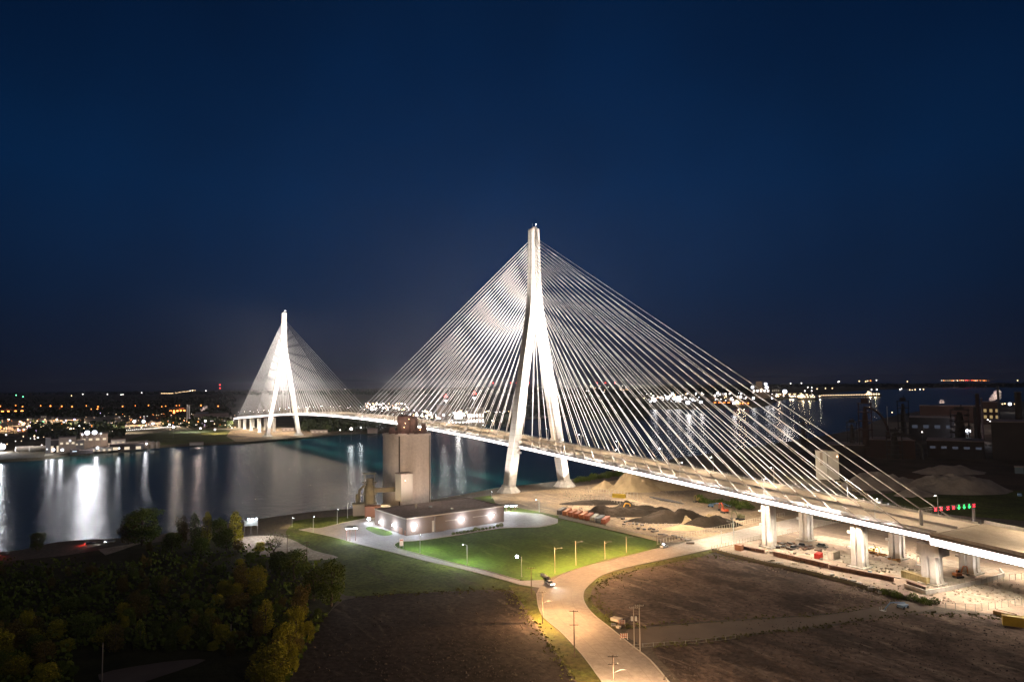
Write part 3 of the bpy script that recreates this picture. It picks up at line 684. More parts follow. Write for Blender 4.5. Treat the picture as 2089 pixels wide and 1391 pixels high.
lamp('POINT', (6, -12, 10), 3500, (1, .72, .42), .4, parent=un)

# ------------------------------------------------------------------ lit shelters and masts
def shelter(u, v, name, label, w, h, n, power):
    p = G(u, v); t = thing(name, label, 'shelter', (p.x, p.y, 4.05), facing(p)); 
    b = MB()
    b.loft([[(w/2*k*math.cos(2*math.pi*i/10), w/3*k*math.sin(2*math.pi*i/10), z) for i in range(10)] for k, z in ((1, h), (1.02, h+.3), (.6, h+.8))]); b.build('roof', DSTEEL, t)
    for i in range(n):
        a = 2*math.pi*(i+.5)/n; b = MB(); b.tube((w*.36*math.cos(a), w*.25*math.sin(a), 0), (w*.36*math.cos(a), w*.25*math.sin(a), h), .14, n=6); b.build('post', mat('post red brown', (.2, .08, .07), .7), t)
    for i in range(5):
        b = MB(); b.ball((w*.40*(i-2)/2.2, -w*.30, h-.1), .30, sz=.6); b.build('lamp', LAMPC, t)
    lamp('POINT', (0, 0, h-1.1), power*2, (.9, .94, 1), .5, parent=t)
shelter(717, 1102, 'forecourt_shelter', 'open post shelter with a cluster of white lamps left of the brick building', 7, 6.6, 5, 9000)
shelter(1042, 1044, 'riverside_shelter', 'lit round shelter right of the brick building by the turning loop', 9, 4.2, 6, 9000)
p = G(512, 1092)
t = thing('billboard', 'raised billboard with three white lamps by the water on the left', 'billboard', (p.x, p.y, 4.05), facing(p))
for x in (-3.4, 0, 3.4):
    b = MB(); b.tube((x, 0, 0), (x, 0, 8.8), .16, n=6); b.build('post', DSTEEL, t)
b = MB(); b.box((0, -.2, 6.6), (6.8, .25, 2.8)); b.build('panel', mat('blank panel', (.10, .11, .11), .6), t)
for x in (-1.2, .7, 2.6):
    b = MB(); b.ball((x, -1.3, 8.9), .42, sz=.6); b.build('lamp', LAMPC, t)
lamp('POINT', (0, -3.0, 8.2), 2500, (.92, .95, 1), .4, parent=t)
lamp('POINT', (7, -16, 5), 12000, (1, .95, .95), .5, parent=t)
# white notice board at the tip of the lawn
p = G(819, 1118)
t = thing('notice_board', 'white notice board on two legs at the tip of the lawn', 'sign', (p.x, p.y, 4.05), facing(p))
b = MB(); b.box((0, 0, 2.9), (1.9, .18, 3.6)); b.build('board', mat('board white', (.7, .66, .66), .6), t)
b = MB(); b.box((0, -.1, 4.0), (1.5, .04, .5)); b.build('header_band', mat('band red', (.35, .10, .08), .6), t)
for x in (-.8, .8):
    b = MB(); b.box((x, 0, .6), (.14, .14, 1.3)); b.build('leg', STEEL, t)

# street lamps on the lane
lab = {857: 'grey lane lamp post nearest the notice board', 953: 'grey lane lamp post in the middle of the lawn edge', 1064: 'grey lane lamp post with a dazzling white head near the junction',
       596: 'grey lamp post at the river end of the forecourt', 639: 'grey lamp post on the left kerb of the forecourt', 688: 'tall grey lamp post on the kerb left of the building', 709: 'grey lamp post between kerb and unloading plant'}
l0 = None
PALEM = mat('pale post paint', (.42, .45, .42), .5, .2)
for u, v0, v1, pw in ((857, 1127, 1092, 5200), (953, 1150, 1112, 5600), (1064, 1176, 1136, 7200), (596, 1074, 1058, 900), (639, 1086, 1056, 2200), (688, 1069, 1041, 2600), (709, 1056, 1029, 0), (1100, 1044, 1020, 2500), (1003, 1016, 1004, 600)):
    p = G(u, v0); h = (v0-v1)/ppm(p); 
    o = make_post('lane_lamp', lab.get(u, 'grey lamp post behind the riverside shelter' if u == 1100 else 'short lamp post on the river bank behind the brick roof'), 'street lamp', h, 1.5, LAMPC if pw else STEEL, 'grey lamp posts round the lawn', pw*3.6, (1, .72, .36) if u < 720 else (.88, .95, .85), PALEM, .16)
    o.location = (p.x, p.y, 4.03); o.rotation_euler = (0, 0, SA+math.pi if u in (953, 1064, 1100) else SA+math.pi/2)
    if u == 1064:
        b = MB(); b.ball((1.8, 0, h+.1), .6); b.build('bright_lens', LAMPC, o)

# ------------------------------------------------------------------ utility poles along the main road
def upole(u, v0, v1, label, arms, lampside=0, power=0, m=WOOD, tr=0, col=(1, .74, .46)):
    p = G(u, v0); h = (v0-v1)/ppm(p)
    t = thing('utility_pole', label, 'utility pole', (p.x, p.y, 4.0), SA, 'utility poles along the main road')
    b = MB(); b.tube((0, 0, 0), (0, 0, h), .19, .12, n=7); b.build('pole', m, t)
    for z in arms:
        b = MB(); b.box((0, -.16, h-z), (2.6, .12, .14)); b.build('crossarm', m, t)
        for x in (-1.2, -.5, .5, 1.2):
            b = MB(); b.tube((x, -.16, h-z+.07), (x, -.16, h-z+.38), .06, n=5); b.build('insulator', STEEL, t)
    for i in range(tr):
        b = MB(); b.tube((-.6+1.2*i, -.3, h-4.2), (-.6+1.2*i, -.3, h-2.9), .34, n=9); b.build('transformer', mat('transformer grey', (.5, .48, .46), .5), t)
    if lampside:
        z = h*.70 if arms else h-.3
        b = MB(); b.tube((0, 0, z-.8), (lampside*1.6, 0, z), .05, n=5); b.tube((lampside*1.6, 0, z), (lampside*2.6, 0, z+.1), .05, n=5); b.build('lamp_arm', DSTEEL, t)
        b = MB(); b.box((lampside*2.9, 0, z+.1), (.8, .3, .18)); b.build('lamp_head', DSTEEL, t)
        if power: lamp('POINT', (lampside*2.9, -.05, z-1.1), power*3.6, col, .25, parent=t)
    return t
ORG = (1, .56, .25)
upole(1084, 1213, 1158, 'slim dark utility pole at the corner of the lane', [.3])
upole(1107, 1271, 1207, 'dark utility pole with one crossarm and a lamp arm over the road bend', [.3], 1, 17000, col=ORG)
upole(1172, 1339, 1246, 'tall dark utility pole with two crossarms on the grass verge', [.3, 4.2])
upole(1252, 1436, 1338, 'dark utility pole with two crossarms cut by the bottom edge', [.3, 2.2], 1, 21000, col=(1, .64, .36))
upole(1294, 1318, 1238, 'pale utility pole carrying two grey transformers', [.4], 0, 0, mat('pale wood', (.30, .26, .22), .9), 2)
upole(1306, 1331, 1234, 'pale utility pole with white insulators beside the transformer pole', [.4], 0, 0, mat('pale wood', (.30, .26, .22), .9))
upole(1132, 1169, 1117, 'wooden pole at the left of the row on the lawn edge', [], 1, 24000, m=mat('lit wood', (.34, .28, .20), .9), col=ORG)
upole(1175, 1153, 1104, 'wooden pole with a stay wire in the row on the lawn edge', [], 1, 11000, m=mat('lit wood', (.34, .28, .20), .9), col=ORG)
upole(1234, 1140, 1104, 'wooden pole in the middle of the row on the lawn edge', [], 1, 15000, m=mat('lit wood', (.34, .28, .20), .9), col=ORG)
upole(1278, 1127, 1094, 'wooden pole at the right of the row on the lawn edge', [], 1, 9000, m=mat('lit wood', (.34, .28, .20), .9), col=ORG)
upole(1340, 1110, 1092, 'short dark post at the corner of the lawn fence', [.3])
upole(626, 1150, 1105, 'thin utility pole standing in the dark meadow', [.3, 1.6])
upole(586, 1128, 1092, 'thin dark pole beside the bare oak', [.3])
upole(208, 1391, 1312, 'pale bare pole among the trees at the lower left', [], 0, 0, mat('pale wood', (.30, .26, .22), .9))
upole(471, 1302, 1273, 'short pale pole deep in the dark wood', [], 0, 0, mat('pale wood', (.30, .26, .22), .9))
upole(1497, 1104, 1062, 'lamp post by the fence corner where the road passes below the bridge', [], -1, 2000, m=PALEM, col=(.9, 1, .8))
upole(1566, 1080, 1058, 'curved pale lamp post beside the first bridge pier', [], -1, 1800, m=PALEM, col=(1, .95, .7))
upole(1472, 1110, 1083, 'small lamp post on the lit crossroads', [], -1, 2000, m=PALEM, col=(1, .9, .6))

# ------------------------------------------------------------------ vehicles
def car(name, label, u, v, ang, body, L_=4.6, H_=1.5, head=0, tail=0, z=4.05, roofbar=None):
    p = G(u, v, z); t = thing(name, label, 'car', (p.x, p.y, z), ang)
    bm_ = mat('paint '+name+str(body), body, .35); w = .9
    def prof(pts, ww): return [[(x, ww*(-1)*k, zz) for x, zz in pts] for k in (1, -1)]
    b = MB(); pts = [(-L_/2, .35), (-L_/2, .85), (-L_/2+.15, .95), (L_/2-1.2, .95), (L_/2-.1, .78), (L_/2, .6), (L_/2, .35)]
    b.loft(prof(pts, w)); b.build('body', bm_, t)
    b = MB(); a = L_/2; b.loft([[(-a+.5, -w+.05, .95), (a-1.5, -w+.05, .95), (a-1.5, w-.05, .95), (-a+.5, w-.05, .95)], [(-a+1.0, -w+.2, H_-.12), (a-2.1, -w+.2, H_-.12), (a-2.1, w-.2, H_-.12), (-a+1.0, w-.2, H_-.12)]]); b.build('window', GLASS, t)
    b = MB(); b.box((-.55, 0, H_-.06), (L_-3.0, 1.42, .14)); b.build('roof', bm_, t)
    for x in (-L_/2+.9, L_/2-.9):
        for s in (1, -1):
            b = MB(); b.tube((x, s*.72, .34), (x, s*.95, .34), .34, n=12); wh = b.build('wheel', RUB, t)
            b = MB(); b.tube((x, s*.955, .34), (x, s*.965, .34), .19, n=8); b.build('rim', STEEL, wh)
    for s in (1, -1):
        b = MB(); b.box((L_/2+.02, s*.62, .66), (.08, .36, .2)); b.build('headlight', glow('headlamp', (.95, .97, 1), 30) if head else CREAM, t)
        b = MB(); b.box((-L_/2-.02, s*.62, .72), (.08, .36, .2)); b.build('tail_light', glow('tail lamp', (1, .03, .02), 25) if tail else mat('tail red', (.3, .02, .02), .4), t)
    if head: lamp('SPOT', (L_/2+.4, 0, .7), head, (1, .97, .92), .2, (L_/2+14, 0, -.5), 80, .8, t)
    if tail: lamp('POINT', (-L_/2-.6, 0, .8), tail, (1, .05, .03), .3, parent=t)
    if roofbar:
        b = MB(); b.box((-.5, 0, H_+.1), (.4, 1.2, .16)); b.build('light_bar', glow('bar %s' % roofbar[0], roofbar[1], 30), t)
    return t
def rdir(u0, v0, u1, v1): d = G(u1, v1)-G(u0, v0); return math.atan2(d.y, d.x)
car('parked_car', 'white car with a lit roof bar standing on the road under the lawn corner', 1355, 1116, rdir(1330, 1125, 1390, 1110), (.75, .75, .78), roofbar=('w', (.7, .75, 1)))
car('parked_car', 'white car with headlights on at the mouth of the lane', 1122, 1192, rdir(1122, 1192, 1150, 1206), (.7, .7, .68), head=9000)
car('parked_car', 'car with glowing red tail lights on the river track at the left', 184, 1110, rdir(184, 1110, 260, 1103), (.05, .05, .06), tail=900)
car('parked_car', 'car with bluish white headlights on the river track', 224, 1106, rdir(224, 1106, 190, 1112), (.15, .15, .18), head=3000)
car('parked_car', 'car with red lights at the far left edge by the water', 6, 1131, rdir(6, 1131, 60, 1122), (.06, .04, .04), tail=1100)
car('pickup_truck', 'dark pickup parked near the second bridge pier', 1678, 1116, rdir(1650, 1100, 1700, 1110), (.05, .055, .05), L_=5.4, H_=1.9)
car('pickup_truck', 'dark jeep parked behind the first bridge pier', 1638, 1115, rdir(1650, 1100, 1700, 1110)+.5, (.06, .05, .05), L_=5, H_=1.9)
car('parked_car', 'grey van parked by the material stacks under the bridge', 1620, 1120, rdir(1600, 1120, 1640, 1112), (.25, .22, .2), L_=5, H_=2)

# ------------------------------------------------------------------ yard objects
def container(u, v, ang, col, label, L_=12.2, name='shipping_container', cat='container', H_=2.6, group=None):
    p = G(u, v); t = thing(name, label, cat, (p.x, p.y, 4.03), ang, group); m = mat('container %.2f %.2f %.2f' % col, col, .6, noise_=.4, col2=tuple(c*.8 for c in col))
    b = MB(); n = int(L_/.6); pr = []
    for s in (-1, 1):
        side_ = []
        for i in range(n+1):
            side_.append((-L_/2+L_*i/n, s*(1.22 if i % 2 else 1.14)))
        pr += side_ if s < 0 else side_[::-1]
    b.loft([[(x, y, z) for x, y in pr] for z in (.15, H_-.1)]); b.build('body', m, t)
    b = MB()
    for x in (-L_/2, L_/2):
        for y in (-1.2, 1.2): b.box((x, y, H_/2), (.16, .16, H_))
    for z in (.1, H_): 
        for y in (-1.2, 1.2): b.box((0, y, z), (L_, .14, .14))
        for x in (-L_/2, L_/2): b.box((x, 0, z), (.14, 2.4, .14))
    b.build('frame', m, t)
    for s in (1, -1):
        b = MB(); b.box((-L_/2-.06, s*.58, H_/2), (.06, 1.1, H_-.3)); b.build('door', m, t)
    return t
cols = [((.10, .09, .09), 'dark grey shipping container at the far left of the fenced row'), ((.42, .14, .04), 'bright orange container second in the fenced row'), ((.36, .12, .05), 'orange container third in the fenced row'), ((.30, .09, .04), 'rust red container fourth in the fenced row'),
        ((.40, .13, .04), 'orange container in the middle of the fenced row'), ((.28, .08, .04), 'deep rust container left of the grey ones'), ((.38, .38, .36), 'pale grey container in the fenced row'), ((.14, .16, .18), 'blue grey container in the fenced row'), ((.30, .09, .05), 'rust red container at the right end of the fenced row')]
a_ = rdir(1150, 1053, 1166, 1043)
for i, (c, l) in enumerate(cols): container(1146+i*11.2, 1046+i*2.35, a_, c, l, group='containers in a row behind the lawn')
container(1263, 1015, rdir(1250, 1016, 1276, 1018), (.55, .36, .02), 'yellow skip container on the sand behind the dark heap', 9)
container(1869, 1184, rdir(1840, 1174, 1880, 1186), (.42, .34, .16), 'long cream site container beside the anchor pier', 12)
container(1702, 1140, rdir(1690, 1142, 1712, 1136), (.62, .54, .44), 'boxy white trailer body under the bridge', 5.5, 'box_trailer', 'trailer', 3.4)
container(1670, 1138, rdir(1690, 1142, 1712, 1136)+.3, (.50, .03, .02), 'bright red skip beside the white trailer', 4.6, 'waste_skip', 'skip', 2.2)
container(1508, 1122, rdir(1500, 1122, 1520, 1126), (.36, .17, .10), 'small brown site hut at the fence corner', 3.2, 'site_hut', 'hut', 2.6)
container(2072, 1276, rdir(2040, 1270, 2089, 1276), (.50, .36, .03), 'yellow site cabin near the right edge', 7, 'site_cabin', 'cabin', 3)
container(2050, 1256, rdir(2040, 1250, 2089, 1262), (.20, .13, .05), 'dark yellow tracked machine bed behind the yellow cabin', 6, 'flatbed_trailer', 'trailer', 1.2)
container(2084, 1082, rdir(2060, 1080, 2089, 1082), (.05, .13, .26), 'blue box on the viaduct deck near the right edge', 1.6, 'tool_box', 'box', 1.4).location.z = az(-338)+1.75

def excavator(u, v, ang, label, col=(.60, .30, .02), s=1.0, name='excavator'):
    p = G(u, v); t = thing(name, label, 'excavator', (p.x, p.y, 4.03), ang); t.scale = (s, s, s); m = mat('machine paint %.2f' % col[1], col, .5)
    for y in (-1.3, 1.3):
        b = MB(); b.loft([[(x, y+k*.3, z) for x, z in ((-2.1, .3), (-1.8, 0), (1.8, 0), (2.1, .3), (2.1, .7), (1.8, 1.0), (-1.8, 1.0), (-2.1, .7))] for k in (-1, 1)]); b.build('track', RUB, t)
    b = MB(); b.box((-.6, 0, 1.8), (3.6, 2.6, 1.2)); b.box((-2.1, 0, 1.9), (.8, 2.5, 1.4)); b.build('body', m, t)
    b = MB(); b.box((.7, .8, 3.0), (1.5, 1.0, 1.3), taper=.9); b.build('cab', m, t)
    b = MB(); b.box((.75, .28, 3.0), (1.1, .06, .8)); b.build('window', GLASS, t)
    b = MB(); b.tube((1.2, -.3, 1.9), (3.2, -.3, 5.6), .36, .3, n=4); b.tube((3.2, -.3, 5.6), (5.4, -.3, 5.2), .3, .26, n=4); b.build('boom', m, t)
    b = MB(); b.tube((5.4, -.3, 5.2), (5.9, -.3, 1.6), .26, .18, n=4); b.build('arm', m, t)
    b = MB(); b.loft([[(5.3+dx, -.9, z) for dx, z in ((0, 1.7), (1.0, 1.6), (.9, .6), (.2, .5))], [(5.3+dx, .3, z) for dx, z in ((0, 1.7), (1.0, 1.6), (.9, .6), (.2, .5))]]); b.build('bucket', DSTEEL, t)
    return t
excavator(1263, 1050, rdir(1263, 1050, 1290, 1049), 'yellow excavator working at the foot of the long dark heap', s=1.25)
excavator(1478, 1046, rdir(1478, 1046, 1440, 1036), 'orange digger on the dark ground before the first pier', (.5, .09, .03))
excavator(1955, 1178, rdir(1955, 1178, 1975, 1176), 'small orange digger between the last two piers', (.48, .16, .04), .8)
excavator(1510, 1060, rdir(1510, 1060, 1490, 1062), 'dark olive digger left of the first pier', (.12, .11, .05))
excavator(1425, 1024, rdir(1425, 1024, 1400, 1030), 'faded yellow digger by the bushes under the deck', (.4, .28, .08), .9)
excavator(1780, 1128, rdir(1780, 1128, 1800, 1132), 'yellow digger on the pale strip behind the third pier', (.6, .36, .04), .6)

def boom_lift(u, v, ang, label):
    p = G(u, v); t = thing('boom_lift', label, 'lift', (p.x, p.y, 4.03), ang); m = mat('lift blue', (.12, .22, .38), .5)
    b = MB(); b.box((0, 0, .9), (3.4, 2.2, .8)); b.build('chassis', m, t)
    for x in (-1.2, 1.2):
        for y in (-1.1, 1.1): b = MB(); b.tube((x, y-.18, .5), (x, y+.18, .5), .5, n=10); b.build('wheel', RUB, t)
    b = MB(); b.tube((-1.2, 0, 1.7), (7.5, 0, 3.2), .3, .24, n=4); b.build('boom', m, t)
    b = MB(); b.tube((7.5, 0, 3.2), (11.5, 0, 1.3), .2, n=4); b.build('jib', m, t)
    b = MB(); b.box((12, 0, 1.2), (1.2, 1.8, .12))
    for x in (11.4, 12.6):
        for y in (-.9, .9): b.tube((x, y, 1.2), (x, y, 2.3), .05, n=4)
    b.build('basket', STEEL, t)
boom_lift(1842, 1240, rdir(1842, 1240, 1790, 1256), 'blue boom lift lying folded on the gravel path at the right')
boom_lift(1450, 1034, rdir(1450, 1034, 1480, 1036), 'boom lift parked on the dark ground behind the sand heap')

def mound(u, v, wpx, hpx, ratio, label, m, name='dirt_pile', rz=None, seed=0, sharp=1.2, n=34, lumps=.25, z0=4.0, broad=False):
    p = G(u, v); k = ppm(p); w = wpx/k; h = hpx/k; dp = w*ratio
    b = MB(); N_ = n; g = []
    for j in range(N_+1):
        for i in range(N_+1):
            x, y = (i/N_*2-1), (j/N_*2-1); r = math.hypot(x, y)
            nz = noise.fractal(Vector((x*2.2+seed, y*2.2*max(ratio, .35), seed*1.7)), 1, 2, 4)
            e = max(0, 1-r*(1+.22*noise.noise(Vector((math.atan2(y, x)*1.3+seed, seed, 0)))))
            z = h*((math.sin(min(1, e*1.15)*math.pi/2)**1.15 if broad else e**(1/sharp))*(1+lumps*nz)) if e > 0 else 0
            b.v.append((x*w/2, y*dp/2, z-.15 if e <= 0 else z))
    for j in range(N_):
        for i in range(N_):
            a = j*(N_+1)+i; b.f.append((a, a+1, a+N_+2, a+N_+1)); b.m.append(0)
    o = b.build(name, m, smooth=True); q = p+Vector((FW.x, FW.y, 0)).normalized()*dp*.42
    o.location = (q.x, q.y, z0); o.rotation_euler = (0, 0, SA if rz is None else rz)
    return tag(o, label, 'dirt pile', 'earth and sand heaps in the yard')
SOIL = mat('dark heap soil', (.045, .033, .024), 1, noise_=.12, col2=(.026, .020, .015), bump=(.8, .4), spec=.1)
SANDP = mat('heaped sand', (.40, .30, .17), 1, noise_=.12, col2=(.30, .22, .13), bump=(.7, .3), spec=.1)
STONE = mat('heaped stone', (.32, .28, .24), 1, noise_=.12, col2=(.22, .19, .165), bump=(1, .5), spec=.1)
mound(1285, 1054, 220, 21, .28, 'long dark earth heap behind the yellow excavator', SOIL, seed=3, broad=True, lumps=.8, n=60)
mound(1376, 1067, 190, 20, .30, 'dark earth heap sloping down right of the longest heap', SOIL, seed=9, broad=True, lumps=.8, n=60)
mound(1458, 1076, 130, 13, .35, 'low dark heap nearest the crossroads', SOIL, seed=5, broad=True, lumps=.8, n=60)
mound(1404, 1068, 34, 14, .8, 'small bright sand cone against the dark heap', SANDP, seed=11, sharp=1)
mound(1450, 1066, 46, 16, .7, 'sand cone at the right end of the dark heaps', SANDP, seed=12)
mound(1400, 1082, 90, 9, .5, 'low bright sand bank by the fence', SANDP, seed=15)
mound(1236, 999, 60, 16, .6, 'brown cone of earth near the river bushes', SANDP, seed=21, sharp=1.1)
mound(1300, 1004, 110, 26, .6, 'broad brown sand heap under the cables', SANDP, seed=22, broad=True, lumps=.6, n=50)
mound(1312, 992, 90, 22, .6, 'pointed sand heap behind the broad brown one', SANDP, seed=23, sharp=1.1)
mound(1380, 1000, 150, 14, .5, 'wide low sand bank under the deck', SANDP, seed=24, broad=True, lumps=.6)
mound(1985, 1008, 220, 31, .6, 'high grey stone heap near the right edge', STONE, seed=31, broad=True, lumps=.5, n=50)
mound(1836, 1000, 230, 24, .5, 'long grey stone heap right of the pale tower', STONE, seed=32, broad=True, lumps=.7, n=50)
mound(1935, 1004, 40, 20, .8, 'small tan cone between the grey stone heaps', SANDP, seed=33, sharp=1)
mound(1880, 1014, 90, 18, .6, 'low tan heap in front of the long stone heap', STONE, seed=34)
mound(1960, 968, 150, 12, .6, 'dim stone heap behind the high grey one', STONE, seed=35, broad=True, lumps=.5)
mound(1220, 1030, 160, 8, .3, 'low dark bank beside the sandy track', SOIL, seed=41)

def beam(name, label, cat, u0, v0, u1, v1, w, h, m, group=None, z=4.03):
    a, c = G(u0, v0), G(u1, v1); L_ = (c-a).length; t = thing(name, label, cat, (a.x, a.y, z), math.atan2((c-a).y, (c-a).x), group)
    b = MB(); b.box((L_/2, 0, h-.06), (L_, w, .12)); b.build('top_flange', m, t)
    b = MB(); b.box((L_/2, 0, .06), (L_, w, .12)); b.build('bottom_flange', m, t)
    b = MB(); b.box((L_/2, 0, h/2), (L_, .2, h-.26))
    for i in range(max(3, int(L_/3))): b.box((L_*(i+.5)/max(3, int(L_/3)), 0, h/2), (.08, w*.9, h-.3))
    b.build('web', m, t); return t
GIRDR = mat('girder rust', (.12, .062, .045), .7)
beam('steel_girder', 'longest rusty steel girder lying left of the red skip', 'girder', 1578, 1133, 1690, 1159, 1.2, 2.0, GIRDR, 'steel girders lying under the bridge')
beam('steel_girder', 'rusty steel girder lying in line beyond the third pier', 'girder', 1692, 1160, 1824, 1186, 1.2, 1.8, GIRDR, 'steel girders lying under the bridge')
beam('steel_girder', 'short rusty girder at the foot of the first pier', 'girder', 1512, 1119, 1560, 1128, 1.2, 1.5, GIRDR, 'steel girders lying under the bridge')
beam('steel_girder', 'girder lying by the retaining wall near the anchor pier', 'girder', 1850, 1193, 1888, 1206, 1.2, 1.8, GIRDR, 'steel girders lying under the bridge')
for i in range(7):
    u = 1530+rnd.random()*0+i*7; beam('steel_girder', '%s of the seven dark steel sections stacked on the sand below the deck' % ['leftmost', 'second from left', 'third from left', 'middle one', 'third from right', 'second from right', 'rightmost'][i], 'girder', 1325+i*7, 1014+i*1.2, 1352+i*7, 1022+i*1.1, .6, .8, DSTEEL, 'dark steel sections stacked on the sand').location.z += (i % 2)*.02
def pile_of(name, cat, label, spots, m, group):
    for i, (u, v, L_, w, h, a) in enumerate(spots):
        p = G(u, v); t = thing(name, label[i] if isinstance(label, list) else label, cat, (p.x, p.y, 4.03), a, group); 
        b = MB(); b.box((0, 0, h*.35), (L_, w, h*.5), taper=.96); b.build('crate', m, t)
        b = MB(); b.box((0, 0, .06), (L_*.9, w*1.05, .12)); b.build('pallet', WOOD, t)
        b = MB(); b.box((0, 0, h*.72), (L_*1.02, w*1.02, h*.22)); b.build('cover', DSTEEL if i % 2 else m, t)
sp = []
for i in range(26): sp.append((1262+i*6+rnd.uniform(-4, 4), 1060+i*1.9+rnd.uniform(-4, 6), rnd.uniform(1.5, 4), rnd.uniform(.8, 2), rnd.uniform(.5, 1.3), rnd.random()*3))
pile_of('pallet_stack', 'pallet stack', 'dark pallet load in the cluttered strip behind the lawn fence', sp, mat('dull load', (.13, .11, .10), .8, rand=.6), 'pallet loads behind the lawn fence')
sp = []
for i in range(22):
    q = i/21; sp.append((1590+q*70+rnd.uniform(-14, 14), 1112+q*8+rnd.uniform(-7, 7), rnd.uniform(1.5, 4), rnd.uniform(.8, 2), rnd.uniform(.5, 1.3), rnd.random()*3))
pile_of('material_stack', 'material stack', 'low stack of building material between the first piers', sp, mat('mixed load', (.22, .13, .09), .8, rand=.7), 'material stacks between the first piers')
sp = [(1770+i*6+rnd.uniform(-3, 3), 1126+i*1.8+rnd.uniform(-3, 3), rnd.uniform(1, 3), rnd.uniform(.6, 1.6), rnd.uniform(.5, 1.2), rnd.random()*3) for i in range(12)]
pile_of('material_stack', 'material stack', 'small stack of gear on the pale strip behind the third pier', sp, mat('orange load', (.40, .20, .07), .8, rand=.5), 'gear on the pale strip')
sp = [(1700+i*9+rnd.uniform(-4, 4), 1176+i*3.3+rnd.uniform(-3, 2), rnd.uniform(1, 2.4), rnd.uniform(.8, 1.4), rnd.uniform(.8, 1.6), rnd.random()*3) for i in range(12)]
pile_of('material_stack', 'material stack', 'grey block stack along the yard fence', sp, mat('grey load', (.30, .29, .27), .8, rand=.5), 'grey block stacks along the yard fence')
sp = [(1710+i*8+rnd.uniform(-3, 3), 984+i*4.4+rnd.uniform(-3, 2), rnd.uniform(2, 3.4), 1.6, rnd.uniform(1.2, 2.4), rnd.random()*.5+1) for i in range(14)]
pile_of('precast_block', 'concrete block', 'tan precast block in the row behind the deck', sp, mat('tan load', (.40, .33, .22), .8, rand=.4), 'precast blocks behind the deck')
for u, v, l in ((1512, 1121, 'blue portable toilet at the fence corner'), (1775, 1175, 'blue portable toilet by the girders near the third pier')):
    p = G(u, v); t = thing('portable_toilet', l, 'portable toilet', (p.x, p.y, 4.03), .4); m = mat('toilet blue', (.04, .14, .28), .6)
    b = MB(); b.box((0, 0, 1.1), (1.2, 1.2, 2.2)); b.build('cabin', m, t); b = MB(); b.box((0, 0, 2.3), (1.1, 1.1, .25), taper=.7); b.build('roof', CREAM, t); b = MB(); b.box((-.62, 0, 1.05), (.05, .8, 1.8)); b.build('door', m, t)
sp = [(rnd.uniform(1570, 1700), rnd.uniform(1126, 1150), rnd.uniform(1, 3), rnd.uniform(.4, 1.2), rnd.uniform(.3, 1), rnd.random()*3) for i in range(16)]+[(rnd.uniform(1790, 1880), rnd.uniform(1150, 1180), rnd.uniform(1, 3), rnd.uniform(.4, 1.2), rnd.uniform(.3, 1), rnd.random()*3) for i in range(10)]
pile_of('material_stack', 'material stack', 'small bundle of timber or pipe scattered on the yard', sp, mat('light load', (.34, .28, .20), .8, rand=.6), 'bundles scattered on the yard')
def barricade(u, v, label, n=4):
    p = G(u, v); t = thing('road_barricade', label, 'barricade', (p.x, p.y, 4.05), facing(p)+.2)
    ow = mat('barricade orange', (.55, .16, .06), .6); wt = mat('barricade white', (.7, .65, .6), .6)
    for s in (-1.1, 1.1):
        b = MB(); b.box((s, 0, .9), (.12, .12, 1.8)); b.box((s, 0, .05), (.2, 1.4, .1)); b.build('leg', wt, t)
    for i in range(3):
        b = MB()
        for k in range(8): b.box((-1.05+.3*k, -.1, .55+.5*i), (.298, .06, .3), m=k % 2)
        b.build('board', [ow, wt], t)
barricade(1273, 1303, 'striped road barricade standing on the road by the transformer pole')
barricade(1268, 1275, 'striped barricade on the grass by the concrete blocks')
sp = [(1258, 1266, 3.5, 2.4, 1.2, .3), (1252, 1276, 1.6, 1.2, .8, 1), (1262, 1281, 1.4, 1.2, .9, .2)]
pile_of('concrete_block', 'concrete block', ['large grey concrete slab on the verge by the barricade', 'small concrete block left on the verge by the barricade', 'small concrete block nearest the road by the barricade'], sp, CONC2, 'concrete blocks by the barricade')
sp = [(1113, 1178, 1.6, 1, 1, .3), (1118, 1181, 1.2, 1, 1.2, 1), (1108, 1175, 2.2, .8, 1.2, .2)]
pile_of('traffic_barrier', 'barrier', 'white plastic barrier at the lit lane mouth', sp, mat('barricade white', (.7, .65, .6), .6), 'white barriers at the lane mouth')

